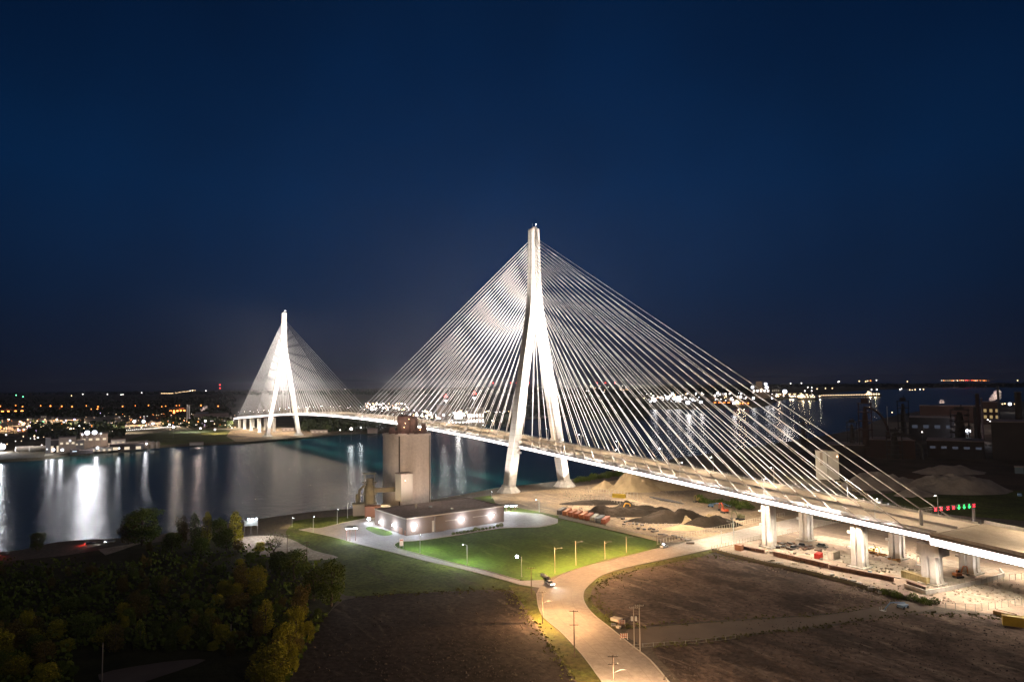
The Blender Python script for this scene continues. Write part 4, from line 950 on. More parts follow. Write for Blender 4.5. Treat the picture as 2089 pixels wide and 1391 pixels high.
# fences: thin posts and a wire mesh panel line
def fence(px, label, h=2.4, step=3.0, m=STEEL, solid=None, zb=4.0, name='fence'):
    pts = [G(u, v, zb) for u, v in px]; t = thing(name, label, 'fence', (0, 0, 0))
    cum = [0]
    for i in range(1, len(pts)): cum.append(cum[-1]+(pts[i]-pts[i-1]).length)
    L_ = cum[-1]; step = max(step, L_/95)
    def at(s):
        for i in range(1, len(pts)):
            if s <= cum[i]: return lerp(pts[i-1], pts[i], (s-cum[i-1])/(cum[i]-cum[i-1]))
        return pts[-1]
    n = max(2, int(L_/step))
    p0 = None
    for i in range(n+1):
        p = at(L_*i/n)
        if p0 is None:
            b = MB(); b.box((0, 0, h/2), (.14, .14, h)); p0 = b.build('post', m, t); p0.location = p
        else:
            o = p0.copy(); C.objects.link(o); o.parent = t; o.location = p
    for z in (.15, h-.1):
        b = MB()
        for i in range(n): b.tube(at(L_*i/n)+Vector((0, 0, z)), at(L_*(i+1)/n)+Vector((0, 0, z)), .05, n=4)
        b.build('rail', m, t)
    if not solid: return
    b = MB()
    for i in range(n):
        p, q = at(L_*i/n), at(L_*(i+1)/n)
        if solid:
            d = (q-p).normalized(); nn = Vector((-d.y, d.x, 0))*.03
            e = d*.1; zz = Vector((0, 0, solid))
            b.loft([[p+e-nn, q-e-nn, q-e+nn, p+e+nn], [p+e-nn+zz, q-e-nn+zz, q-e+nn+zz, p+e+nn+zz]])
    b.build('netting', m, t)
FPOST = mat('fence paint', (.42, .38, .30), .7)
fence([(1452, 1124), (1500, 1112), (1540, 1103), (1640, 1081), (1720, 1065)], 'wire fence along the right side of the road under the bridge', 2.4, 2.2, FPOST)
fence([(1342, 1110), (1400, 1097), (1470, 1081), (1540, 1065), (1600, 1053)], 'wire fence along the left side of the road under the bridge', 2.4, 2.2, FPOST)
fence([(1452, 1124), (1500, 1136), (1570, 1153), (1660, 1172), (1750, 1196), (1850, 1224)], 'dark netted fence between the yard and the bare field', 1.8, 3, mat('dark netting', (.07, .07, .055), .9), 1.3)
fence([(1140, 1056), (1200, 1070), (1270, 1086), (1342, 1104)], 'grey fence along the back of the lawn behind the containers', 2.2, 3, mat('fence grey', (.25, .25, .22), .8), 1.6)
fence([(1195, 1002), (1240, 1009), (1300, 1016)], 'tall thin posts of a fence across the sandy yard', 4.0, 2.6, FPOST)
fence([(1150, 1012), (1210, 1020), (1260, 1029), (1330, 1040)], 'thin posted fence beside the sandy track', 2.8, 2.6, FPOST)
fence([(1890, 1210), (1960, 1198), (2040, 1186), (2120, 1178)], 'pale panel fence right of the retaining wall', 2.6, 3, FPOST)
fence([(1930, 1244), (1990, 1247), (2060, 1237), (2140, 1228)], 'dark posted fence near the yellow cabin', 2.6, 3, mat('fence grey', (.25, .25, .22), .8))
fence([(1290, 1322), (1330, 1318), (1420, 1312), (1500, 1302)], 'low wire fence from the pale poles across the field', 1.2, 3.2, mat('fence grey', (.25, .25, .22), .8))
# low retaining wall round the anchor pier island
b = MB()
pts = [G(u, v) for u, v in ((1846, 1198), (1888, 1212), (1928, 1206), (2010, 1188), (2048, 1176), (2040, 1166))]
for i in range(len(pts)-1):
    a, c = pts[i], pts[i+1]; d = (c-a).normalized(); nn = Vector((-d.y, d.x, 0))*.3; z = Vector((0, 0, 1.6))
    b.loft([[a-nn, c-nn, c+nn, a+nn], [a-nn+z, c-nn+z, c+nn+z, a+nn+z]])
tag(b.build('retaining_wall', CONC2), 'low concrete retaining wall curving round the anchor pier', 'wall')
# dark noise wall behind the far row of piers
fence([(1640, 1055), (1760, 1072), (1860, 1092), (1960, 1118), (2089, 1150)], 'long dark netted fence behind the far row of piers', 3.0, 3.2, mat('dark netting', (.07, .07, .055), .9), 2.6)
# pole wires
def wire(p, q, par, r=.03):
    b = MB(); n = 8
    f = lambda t: lerp(p, q, t)-Vector((0, 0, 1.2*4*t*(1-t)))
    for i in range(n): b.tube(f(i/n), f((i+1)/n), r, n=3, cap=False)
    return b.build('wire', DSTEEL, par)

# ------------------------------------------------------------------ trees
def leafmat(name, c, c2):
    m = mat(name, c, .9, noise_=.9, col2=c2, rand=.35, spec=.1, det=3); return m
LG = leafmat('leaf green', (.10, .14, .022), (.060, .09, .014)); LY = leafmat('leaf yellow green', (.36, .33, .028), (.24, .24, .02)); LR = leafmat('leaf russet', (.15, .115, .030), (.09, .075, .02))
BARK = mat('bark', (.10, .075, .055), .95)
def crown_mesh(lobes, nleaf, size, seed, m, hollow=.35):
    r = random.Random(seed); b = MB()
    for cx, cy, cz, rx, rz_ in lobes:
        vol = rx*rx*rz_; k = int(nleaf*vol)
        for _ in range(max(20, k)):
            while True:
                x, y, z = r.uniform(-1, 1), r.uniform(-1, 1), r.uniform(-1, 1); q = x*x+y*y+z*z
                if hollow < q < 1: break
            nz = 1+.28*noise.noise(Vector((x*2+seed, y*2, z*2+cx)))
            if noise.noise(Vector((x*2.6+seed*3, y*2.6, z*2.6))) < -.30: continue
            c = Vector((cx+x*rx*nz, cy+y*rx*nz, cz+z*rz_*nz))
            a = Vector((r.gauss(0, 1), r.gauss(0, 1), r.gauss(0, 1))).normalized(); d = a.orthogonal().normalized(); e = a.cross(d); s_ = size*r.uniform(.6, 1.35)
            b.poly([c-d*s_*.5, c+e*s_*.34, c+d*s_*.5, c-e*s_*.34])
    me_o = b.build('crown', m); return me_o
def make_tree(name, label, lobes, nleaf, size, seed, m, trunk, limbs, group, bark=BARK, hollow=.3):
    t = thing(name, label, 'tree', (0, 0, -50), 0, group)
    c = crown_mesh(lobes, nleaf, size, seed, m, hollow); c.parent = t
    b = MB(); h, r0 = trunk; b.tube((0, 0, -.3), (.1, .1, h*.5), r0, r0*.7, n=7); b.tube((.1, .1, h*.5), (0, 0, h), r0*.7, r0*.25, n=7)
    r = random.Random(seed)
    for i in range(limbs):
        a = r.uniform(0, 6.28); z = h*r.uniform(.3, .8); L_ = h*r.uniform(.25, .5)
        p = Vector((0, 0, z)); q = p+Vector((math.cos(a)*L_*.7, math.sin(a)*L_*.7, L_*.7)); b.tube(p, q, r0*.35, r0*.12, n=5)
        for k in range(2):
            a2 = a+r.uniform(-.9, .9); q2 = q+Vector((math.cos(a2)*L_*.45, math.sin(a2)*L_*.45, L_*.35)); b.tube(q, q2, r0*.13, r0*.05, n=4)
    b.build('trunk', bark, t)
    return t
TG = 'trees of the dark wood at the lower left'
KINDS = []
for i, (nm, mt) in enumerate((('LG', LG), ('LY', LY), ('LR', LR))):
    for j in range(2):
        sd_ = 11*i+j*5+1; r = random.Random(sd_)
        lob = [(0, 0, 6.2, 3.0, 4.2), (.3, -.2, 3.0, 2.9, 2.4)]+[(r.uniform(-2.4, 2.4), r.uniform(-2.4, 2.4), r.uniform(2.6, 9.2), r.uniform(1.3, 2.3), r.uniform(1.3, 2.3)) for _ in range(7)]
        KINDS.append(make_tree('broadleaf_tree', 'x', lob, 46, .44, sd_, mt, (8.5, .3), 7, TG))
    sd_ = 7*i+3; r = random.Random(sd_)
    lob = [(0, 0, 6.0, 1.7, 5.4), (.4, 0, 9.2, 1.0, 2.6), (-.4, .3, 3.2, 1.9, 2.8)]
    KINDS.append(make_tree('upright_tree', 'x', lob, 64, .42, sd_, mt, (10, .22), 6, TG))
used = set()
def plant(kind, u, v, hpx, wpx=None, label=None, z=4.0, group=None):
    src = KINDS[kind]; p = G(u, v, z); k = ppm(p); H0 = 10.9 if kind % 3 < 2 else 11.8; W0 = 8.6 if kind % 3 < 2 else 4.4
    s = hpx/k/H0; w = (wpx/k/W0) if wpx else s
    w = min(max(w, s*.55), s*1.8)
    if kind in used: o = dup(src, (p.x, p.y, z), rnd.uniform(0, 6.28))
    else: o = src; used.add(kind); o.location = (p.x, p.y, z); o.rotation_euler = (0, 0, rnd.uniform(0, 6.28))
    o.scale = (w, w, s); o['label'] = label or 'x'
    if group: o['group'] = group
    return o
spec = [(0, 290, 1112, 78, 88, 'broad dim tree on the river bank right of the parked cars'), (6, 262, 1110, 55, 50, 'reddish dim tree left of the broad bank tree'), (0, 76, 1124, 40, 36, 'small dark tree on the bank at the far left'),
        (6, 372, 1112, 62, 30, 'reddish upright tree on the bank'), (2, 398, 1112, 66, 30, 'slim green tree on the bank left of the bright one'), (5, 422, 1114, 72, 26, 'slim bright green tree on the bank'), (0, 447, 1116, 62, 44, 'rounded green tree between the slim bank trees'),
        (5, 480, 1112, 70, 34, 'slim yellow green tree next to the billboard'), (1, 462, 1122, 46, 44, 'low green tree in front of the slim bank trees'), (1, 410, 1130, 36, 44, 'low dark bush tree below the slim bank trees'), (1, 350, 1124, 40, 60, 'low dark tree below the broad bank tree'),
        (3, 526, 1216, 66, 56, 'broad golden tree standing out in the dark wood'), (6, 492, 1208, 60, 44, 'duller golden tree left of the broad golden one'), (5, 541, 1298, 78, 44, 'upright golden green tree below the broad golden one'),
        (0, 600, 1180, 60, 80, 'large dark tree at the edge of the meadow'), (1, 570, 1166, 44, 60, 'dark tree below the bare oak'), (0, 676, 1236, 96, 80, 'large olive tree at the right edge of the wood'), (0, 640, 1224, 66, 60, 'dark tree left of the large olive one'),
        (6, 612, 1262, 70, 46, 'russet tree on the right edge of the wood'), (3, 604, 1312, 80, 52, 'golden tree on the right edge of the wood'), (4, 580, 1352, 84, 62, 'tall golden tree on the right edge of the wood'), (3, 560, 1404, 96, 90, 'big golden tree nearest the camera by the dark field'), (4, 540, 1440, 90, 90, 'golden tree cut by the bottom edge by the dark field'),
        (4, 215, 1322, 46, 50, 'golden tree behind the pale pole'), (0, 170, 1300, 50, 66, 'dark rounded tree left of the pale pole'), (5, 286, 1312, 50, 24, 'slim golden tree in the lower wood'), (2, 358, 1286, 40, 22, 'slim green tree in the lower wood'),
        (8, 398, 1290, 40, 30, 'pointed reddish tree in the lower wood'), (7, 285, 1262, 50, 50, 'reddish rounded tree in the middle of the wood'), (6, 470, 1248, 36, 30, 'small reddish tree left of the upright golden one'), (2, 272, 1186, 44, 22, 'slim dark green tree in the upper wood'),
        (8, 335, 1218, 44, 22, 'slim reddish tree in the upper wood'), (4, 30, 1388, 50, 60, 'golden tree in the lower left corner'), (3, 95, 1398, 46, 70, 'wide golden tree along the bottom edge'), (7, 25, 1330, 56, 80, 'reddish tree at the left edge'), (4, 60, 1320, 40, 60, 'yellow green tree near the left edge'),
        (7, 90, 1352, 46, 60, 'russet tree above the wide golden one'), (1, 140, 1250, 34, 50, 'green tree alone in the dark left wood'), (6, 470, 1340, 36, 26, 'small russet tree by the short pole')]
for k, u, v, h, w, l in spec: plant(k, u, v, h, w, l)
# the rest of the wood, row by row
adj = ['leafy tree', 'rounded tree', 'slim tree', 'yellowish tree', 'golden tree', 'slim yellow tree', 'reddish tree', 'brown tree', 'slim brown tree']
def inwood(u, v):
    if v < 1150: return 300 < u < 560 and v > 1112
    if u > 640+.35*(1200-v) and v < 1250: return False
    if v > 1330 and 150 < u < 520: return False
    return u < 690-.55*max(0, v-1215)
cnt = 0; tries = 0; placed = [(s_[1], s_[2]) for s_ in spec]
while cnt < 175 and tries < 6000:
    tries += 1; u, v = rnd.uniform(-30, 690), 1118+rnd.random()**.8*280
    if not inwood(u, v): continue
    if u < 240 and v < 1165: continue
    if any(abs(u-a)*.9+abs(v-c)*2 < 20 for a, c in placed): continue
    placed.append((u, v)); cnt += 1
    k = rnd.choice((0, 1, 2, 0, 1, 6, 7, 8, 3, 1, 4)) if u < 560 else rnd.choice((0, 1, 3, 6, 2))
    zone = 'upper' if v < 1200 else ('middle' if v < 1290 else 'lower')
    sc = ppm(G(u, v))
    o = plant(k, u, v, sc*rnd.choice((2.5, 3, 4, 5, 6, 7, 9))*(.75 if v < 1290 else 1.0), sc*rnd.uniform(3.5, 9), 'unlit %s in the %s part of the dark wood' % (adj[k], zone))
# bare oak in front of the lit car park, with twigs
p = G(558, 1138); t = thing('bare_oak', 'nearly leafless oak silhouetted against the brightly lit car park', 'tree', (p.x, p.y, 4), 0)
b = MB(); r = random.Random(5)
def branch(p, d, L_, r0, lv):
    q = p+d*L_; b.tube(p, q, r0, r0*.65, n=5, cap=False)
    if lv == 0: return
    for _ in range(4 if lv > 1 else 5):
        nd = (d+Vector((r.gauss(0, .55), r.gauss(0, .55), r.gauss(.05, .35)))).normalized(); branch(lerp(p, q, r.uniform(.55, 1)), nd, L_*r.uniform(.6, .85), r0*.55, lv-1)
branch(Vector((0, 0, -.3)), Vector((0, 0, 1)), 4.2, .42, 4)
b.build('trunk', BARK, t)
c = crown_mesh([(0, 0, 9.5, 5.4, 3.2), (-2, 1, 7, 4, 2.4), (2.5, 0, 7.4, 3.6, 2.4)], 2.6, .5, 77, LG, .2); c.parent = t
# bushes
BUSH = make_tree('bush', 'x', [(0, 0, 1.2, 1.6, 1.2), (1, .4, .9, 1, .8), (-1, -.3, 1, 1, .9)], 90, .4, 91, LG, (1.2, .1), 3, None)
bfirst = True
def bush(u, v, s, label, group, z=4.0):
    global bfirst
    p = G(u, v, z)
    if bfirst: o = BUSH; bfirst = False; o.location = (p.x, p.y, z)
    else: o = dup(BUSH, (p.x, p.y, z), rnd.uniform(0, 6))
    o.scale = (s, s, s*rnd.uniform(.8, 1.2)); o['label'] = label; o['group'] = group; o['category'] = 'bush'
for i in range(14): bush(925+i*7.5, 1091-i*1.3+rnd.uniform(-1, 1), rnd.uniform(.5, .9), 'low bush in the hedge strip along the lawn top', 'bushes of the lawn hedge')
for i in range(30): bush(1176+i*4.4+rnd.uniform(-3, 3), 984-i*.72+rnd.uniform(-1, 1.5), rnd.uniform(1.1, 2.2), 'scrubby bush on the river bank right of the near pylon', 'bushes on the river bank')
for i in range(16): bush(1425+i*7+rnd.uniform(-4, 4), 1022+i*1.2+rnd.uniform(-3, 3), rnd.uniform(1.2, 2.0), 'dark bush below the deck behind the sand heaps', 'bushes below the deck')
for i in range(16): bush(1800+i*7+rnd.uniform(-4, 4), 1212+i*1.4+rnd.uniform(-4, 4), rnd.uniform(.5, 1.0), 'small weedy bush beside the gravel path', 'weeds beside the gravel path')
for i in range(10): bush(1230+i*11, 972-i*1.4, rnd.uniform(1, 1.6), 'scrubby bush on the river bank right of the near pylon', 'bushes on the river bank')

r_ = random.Random(3); b = MB()
for _ in range(9000):
    u, v = r_.uniform(-40, 690), r_.uniform(1116, 1420)
    if not inwood(u, v) or (u < 240 and v < 1150): continue
    q = G(u, v); h = r_.uniform(.3, 2.6)*(.6+noise.noise(q*.05)+.4); c = q+Vector((0, 0, max(.2, h)))
    a = Vector((r_.gauss(0, 1), r_.gauss(0, 1), r_.gauss(0, 1))).normalized(); d = a.orthogonal().normalized(); e = a.cross(d); z_ = r_.uniform(.5, 1.1)
    b.poly([c-d*z_, c+e*z_*.7, c+d*z_, c-e*z_*.7])
tag(b.build('undergrowth', LG), 'tangled undergrowth filling the dark wood', 'undergrowth', kind='stuff')
# woods on the far bank and the far shores: nobody could count them
def wood(name, label, cells, m, n, hm, z=2.6, seed=1, leaf=1.0):
    r = random.Random(seed); b = MB()
    for (u0, u1, v0, v1), share in cells:
        for _ in range(int(n*share)):
            u, v = r.uniform(u0, u1), r.uniform(v0, v1); p = G(u, v, z); k = ppm(p)
            h = hm*r.uniform(.6, 1.25); w = h*r.uniform(.35, .6)
            for _ in range(9):
                a = Vector((r.gauss(0, 1), r.gauss(0, 1), r.gauss(0, .6))).normalized(); d = a.orthogonal().normalized(); e = a.cross(d); s_ = h*.42*r.uniform(.6, 1.2)*leaf
                c = p+Vector((r.uniform(-w, w), r.uniform(-w, w), h*r.uniform(.25, .95)))
                b.poly([c-d*s_, c-e*s_*.7, c+d*s_, c+e*s_*.7])
    o = b.build(name, m); tag(o, label, 'woodland', kind='stuff')
FW_ = mat('far foliage', (.035, .045, .018), 1, noise_=.02, col2=(.02, .026, .012), spec=.05)
wood('woodland', 'dark wooded land between the lights of the far bank', [((-40, 470, 836, 852), .30), ((60, 250, 868, 895), .10), ((330, 470, 858, 874), .08), ((620, 780, 860, 882), .16), ((330, 480, 812, 822), .1), ((-40, 480, 810, 832), .3)], FW_, 2200, 11, seed=4)
wood('woodland', 'low dark trees along the far shore right of the near pylon', [((1050, 1320, 842, 851), .45), ((1060, 1320, 820, 842), .5), ((1000, 1060, 858, 864), .1)], FW_, 900, 16, seed=5)
wood('woodland', 'dark distant tree line under the horizon', [((-60, 1540, 797, 806), .7), ((1540, 2120, 786, 790), .3)], FW_, 2600, 24, seed=6, leaf=1.6)

# ------------------------------------------------------------------ far bank works
def hdir(p): return Vector((FW.x, FW.y, 0)).normalized()
TANW = mat('tan cladding', (.36, .28, .22), .85, noise_=.05, col2=(.26, .20, .16)); GREYW = mat('grey cladding', (.24, .23, .23), .85, noise_=.05, col2=(.17, .165, .165)); WHITEW = mat('white cladding', (.55, .52, .48), .8)
DARKW = mat('soot dark cladding', (.045, .035, .035), .9, noise_=.05, col2=(.03, .025, .025)); BLUEW = mat('blue grey cladding', (.14, .19, .24), .8); REDW = mat('dark red cladding', (.05, .027, .024), .9, noise_=.05, col2=(.05, .024, .02))
WIN = glow('lit window', (1, .82, .58), .9); WINB = glow('cool lit window', (.75, .88, 1), 1.6)
def bld(name, label, cat, u0, u1, vb, vt, dep, m, z=2.6, roofm=None, wins=0, winm=None, doors=0, extra=None, pitched=False, wrow=1):
    p = G((u0+u1)/2, vb, z); k = ppm(p); w = (u1-u0)/k; h = (vb-vt)/k; dd = dep
    t = thing(name, label, cat, (p.x, p.y, z), facing(p))
    b = MB(); b.box((0, dd/2, h/2), (w, dd, h)); wl = b.build('wall', m, t)
    b = MB()
    if pitched: b.loft([[(-w/2-.5, -.5, h), (w/2+.5, -.5, h), (w/2+.5, dd+.5, h), (-w/2-.5, dd+.5, h)], [(-w/2-.5, dd/2-.1, h+dd*.18), (w/2+.5, dd/2-.1, h+dd*.18), (w/2+.5, dd/2+.1, h+dd*.18), (-w/2-.5, dd/2+.1, h+dd*.18)]])
    else: b.box((0, dd/2, h+.25), (w+.8, dd+.8, .5))
    b.build('roof', roofm or ROOF, t)
    for r_ in range(wrow):
        for i in range(wins):
            x = -w/2+w*(i+.5)/wins; b = MB(); b.box((x, -.08, h*(.62-.28*r_)), (w/wins*.5, .2, h*.14)); b.build('window', winm or WIN, t)
    for i in range(doors):
        x = -w/2+w*(i+.5)/doors; b = MB(); b.box((x, -.10, h*.28), (w/doors*.45, .24, h*.52)); b.build('door', extra or WINB, t)
    return t
bld('plant_building', 'narrow pale tower block at the left end of the far works', 'building', 93, 102, 924, 894, 14, GREYW)
bld('plant_building', 'dark hall right of the narrow pale tower block', 'building', 102, 122, 923, 898, 24, DARKW, doors=2, extra=WIN)
bld('plant_building', 'tall tan hall of the far works', 'building', 122, 152, 922, 893, 26, TANW, wins=3)
bld('plant_building', 'grey tan block in the middle of the far works', 'building', 152, 170, 918, 899, 22, GREYW, wins=2)
bld('plant_building', 'big boxy tan hall below the floodlights', 'building', 167, 216, 914, 885, 34, TANW, wins=4)
bld('plant_building', 'low dark building with a cold lit front at the water', 'building', 144, 160, 926, 917, 14, DARKW, wins=1, winm=WINB)
bld('plant_building', 'low green roofed shed on the far quay', 'building', 163, 188, 925, 918, 14, DARKW)
bld('plant_building', 'long bright lit loading hall on the far quay', 'building', 188, 226, 920, 913, 14, WHITEW, doors=4, extra=WIN)
bld('plant_building', 'white two storey block beside the long hall', 'building', 228, 254, 911, 897, 18, WHITEW, wins=3, wrow=2)
bld('plant_building', 'long low dark shed with one lit gate', 'building', 228, 290, 917, 906, 16, DARKW, doors=3, extra=WIN)
bld('plant_building', 'small white quay hut on the far shore', 'building', 388, 414, 908, 903, 10, WHITEW)
bld('factory', 'blue grey factory block behind the white chimney', 'building', 400, 424, 852, 841, 40, BLUEW)
bld('factory', 'long pale roofed factory hall left of the far pylon', 'building', 398, 464, 858, 851, 50, WHITEW, pitched=True)
bld('factory', 'lower hall with lit windows left of the far pylon', 'building', 420, 470, 866, 859, 30, GREYW, wins=6)
bld('warehouse', 'flat warehouse with orange lit yard on the far left', 'building', -10, 46, 843, 836, 60, REDW, wins=5, winm=LAMPO)
bld('warehouse', 'warehouse with orange lit front in the middle distance', 'building', 186, 211, 837, 832, 50, REDW, wins=5, winm=LAMPO)
bld('warehouse', 'big warehouse glowing orange left of the white chimney', 'building', 346, 378, 846, 833, 60, REDW, wins=5, winm=LAMPO, wrow=2)
bld('site_shed', 'row of pale site sheds behind the far pylon foot', 'building', 575, 600, 880, 874, 20, TANW, wins=3)
bld('site_shed', 'small site shed under the bridge on the far bank', 'building', 634, 668, 884, 878, 16, TANW, wins=4)
bld('site_shed', 'pale arched shed on the far shore left of the silo', 'building', 750, 770, 884, 877, 14, TANW, pitched=True)
TWN = [(TANW, 'tan'), (WHITEW, 'white'), (GREYW, 'grey'), (BLUEW, 'blue grey'), (mat('brick red', (.26, .13, .09), .9), 'brick')]
for i in range(44):
    u, v = rnd.uniform(-20, 172) if i < 28 else rnd.uniform(225, 470), rnd.uniform(853, 886) if i < 28 else rnd.uniform(852, 874)
    mm, cn = rnd.choice(TWN); w = rnd.uniform(4, 13)
    o = bld('town_house', '%s walled low building among the lights of the far town' % cn if i < 28 else '%s walled shed between the far embankment and the chimneys' % cn, 'building', u, u+w, v, v-rnd.uniform(3, 6), rnd.uniform(12, 30), mm, wins=rnd.choice((0, 2, 3)), pitched=rnd.random() < .5)
    o['group'] = 'low buildings of the far town'
p = G(64, 921, 2.6)
for i, (du, l) in enumerate(((-14, 'left of two white horizontal tanks on the far shore'), (14, 'right of two white horizontal tanks on the far shore'))):
    q = G(64+du, 921, 2.6); t = thing('storage_tank', l, 'tank', (q.x, q.y, 2.6), facing(q), 'white horizontal tanks')
    b = MB(); b.tube((-9.5, 0, 4), (9.5, 0, 4), 3.4, n=18); b.tube((9.5, 0, 4), (10.6, 0, 4), 3.4, 1.6, n=18); b.tube((-10.6, 0, 4), (-9.5, 0, 4), 1.6, 3.4, n=18); b.build('shell', WHITEW, t, smooth=False)
    for x in (-6, 6): b = MB(); b.box((x, 0, .8), (1.4, 5, 1.6)); b.build('saddle', GREYW, t)
for u, l in ((290, 'first of the upright grey silos on the far quay'), (299, 'upright silo with a white lamp on the far quay'), (312, 'thick upright silo on the far quay'), (322, 'last upright silo at the right on the far quay')):
    q = G(u, 914, 2.6); t = thing('upright_silo', l, 'silo', (q.x, q.y, 2.6), 0, 'upright silos on the far quay'); b = MB(); b.tube((0, 0, 0), (0, 0, 8.5 if u != 299 else 10), 2.4 if u != 312 else 3.4, n=14); b.build('shell', TANW, t); b = MB(); b.tube((0, 0, 8.5 if u != 299 else 10), (0, 0, 10 if u != 299 else 11.4), 2.4, .5, n=14); b.build('roof', GREYW, t)
def stack(u, vb, vt, wpx, m, label, z=2.6, red=False):
    p = G(u, vb, z); k = ppm(p); h = (vb-vt)/k; t = thing('chimney', label, 'chimney', (p.x, p.y, z)); w = wpx/k/2
    b = MB(); b.tube((0, 0, 0), (0, 0, h), w*1.15, w, n=14); b.build('shaft', m, t)
    b = MB(); b.tube((0, 0, h-.6), (0, 0, h+.4), w*1.12, n=14); b.build('cap', DSTEEL, t)
    if red: b = MB(); b.ball((0, -w, h+1), .9/k); b.build('beacon', LAMPR, t)
    return p, h
stack(381.5, 866, 825, 2.6, WHITEW, 'left of the twin white chimneys left of the far pylon'); stack(385.5, 866, 826, 2.6, WHITEW, 'right of the twin white chimneys left of the far pylon')
q = G(380, 872, 2.6); lamp('POINT', (q.x-30, q.y+20, 20), 60000, (1, .85, .7), 1)

# distant lamps
DL = []
def dlamp(u, v, rpx, m, group, label, z=2.6, D=None, power=0, col=(1, .95, .9), hgt=None):
    if D: p = PD(u, v, D)
    else:
        # stand it on the ground: the head is hgt above the base
        h = hgt or 12; d = ray(u, v); t_ = (z+h-CAM.z)/d.z; p = CAM+d*t_
    DL.append((rpx+(9 if power else 0), p, rpx, m, group, label, z, power, col))
def build_dlamps():
    global WPOST
    DL.sort(key=lambda q: -q[0]); mats = []; b2 = MB()
    for i, (_, p, rpx, m, group, label, z, power, col) in enumerate(DL):
        k = ppm(p); r_ = rpx/k
        if i >= 285:
            if m not in mats: mats.append(m)
            b2.tube((p.x, p.y, z), tuple(p), .1/k, n=3, m=0, cap=False); b2.ball(tuple(p), r_, m=mats.index(m)+1, n=6); continue
        t = thing('yard_lamp', label, 'lamp', (p.x, p.y, z), 0, group)
        b = MB(); b.tube((0, 0, 0), (0, 0, p.z-z), .2/k, n=4); b.build('pole', DSTEEL, t)
        b = MB(); b.ball((0, 0, p.z-z), r_, n=8); b.build('lamp_head', m, t)  # head enlarged past lamp size, standing in for its bloom
        if power:
            l = lamp('POINT', (0, 0, 0), power, col, r_*1.0, parent=t); l.location = Vector((0, 0, p.z-z))-Vector((FW.x, FW.y, 0))*(r_*1.6)
    tag(b2.build('distant_lamps', [DSTEEL]+mats), 'countless small lamps of the town, port and shores far behind', 'lamps', kind='stuff')
OR = glow('far orange', (1, .26, .05), 6); FWT = glow('far white', (1, .90, .84), 5); FCL = glow('far cool', (.86, .90, 1), 4.5); FWM = glow('far warm', (1, .66, .36), 4.5); FPU = glow('far violet', (.85, .62, 1), 4); FGR = glow('far green', (.2, 1, .45), 6); FRD = glow('far red', (1, .05, .04), 10)
for u in (0, 32, 46, 83, 103, 126, 147, 176, 200, 250, 276, 303, 330, 338, 360, 366, 410, 445):
    dlamp(u, 828+rnd.uniform(-1.5, 1.5), rnd.uniform(.8, 1.4), OR, 'orange street lamps on the far bank', 'small orange street lamp in the row behind the far works')
for u, v, r_, pw in ((274, 859.5, 3.0, 3000), (293, 859.5, 3.2, 3000), (312, 864, 2.4, 2000), (346, 866, 1.8, 0), (354, 871, 2.2, 2000), (178, 882.5, 4.6, 1.1e5), (193, 882, 4.6, 1.1e5), (168, 886, 1.4, .7e5), (206, 884, 1.4, .7e5), (109, 917, 2.8, 1.1e4), (127, 917.5, 2.8, 1.3e4), (4, 911, 6.5, 4e5), (199, 913, 2.6, 2e4), (409, 873.5, 1.9, 800), (438.5, 876, 1.9, 800), (419, 858.5, 2.0, 1000), (299, 905, 1.8, 1e4), (96, 916, 1.0, 1e4), (143, 898.6, 1.7, 1e4), (252, 900, 2, 1e4), (243, 914, 1.6, 5e3), (716.5, 874.5, 3.0, 1.2e4), (736, 872, 1.4, 1e4), (694, 877, 1.2, 0)):  # the outer pair beside the brightest masts is added, to widen their reflection
    dlamp(u, v, r_, FCL if v > 880 or r_ > 3 else FWT, 'white floodlights of the far works, with an added pair', 'white floodlight mast in the far works, or an added one beside it', power=pw*.45, col=(.95, .95, 1), hgt=(30 if v > 880 else 18) if v < 900 else 7)
for i in range(70):
    u = rnd.uniform(0, 175); v = 855+rnd.random()*24; dlamp(u, v, rnd.choice((.6, .8, 1.1, 1.7, .7)), rnd.choice((FWT, FWM, FWM, FPU, OR, FGR if i % 9 == 0 else FWM)), 'small lamps of the far town', 'small lamp in the dense cluster of the far town', hgt=9)
for i in range(46):
    u = rnd.uniform(170, 480); v = 850+rnd.random()*26; dlamp(u, v, rnd.choice((.5, .6, .8, 1.0)), rnd.choice((FWT, FWM, FWM, OR)), 'scattered lamps of the far bank', 'small scattered lamp left of the far pylon', hgt=9)
for i in range(150):
    u = rnd.uniform(-20, 480); v = 850+rnd.random()*30-(8 if u > 200 else 0); dlamp(u, v, rnd.choice((.4, .5, .6)), rnd.choice((FWT, FWM, FWM, OR, FPU)), 'x', 'x', hgt=9)
for i in range(34): dlamp(230+i*4.1, 879.5-i*.30+rnd.uniform(-.4, .4), .7, FWT, 'line of lamps on the far embankment', 'tiny lamp in the straight line on the far embankment', hgt=6)
for i in range(14): dlamp(rnd.uniform(0, 90), 884+rnd.random()*24, rnd.choice((.7, 1.0, 1.3)), rnd.choice((FWM, FWT)), 'scattered lamps of the far bank', 'small lamp among the dark trees at the far left', hgt=9)
for u, v, c in ((169, 804, FWT), (219, 804, FWT), (247, 805, FWT), (251, 804.5, FWT), (289, 801, FWT), (420, 797, FWT), (448.8, 785, FRD), (448.8, 791.5, FRD), (33, 806, FGR), (47, 809, FGR), (146, 807, FWM), (797, 815, FWT), (704, 794, FWT), (388, 797, FWT), (393, 796, FWM)):
    dlamp(u, v, 1.0, c, 'faint far lights under the horizon', 'faint solitary light under the horizon at the left', D=7000)
for i in range(15): dlamp(329+i*1.7, 802.3, .6, FWM, 'row of far lights', 'light in the short bright row under the horizon', D=6500)
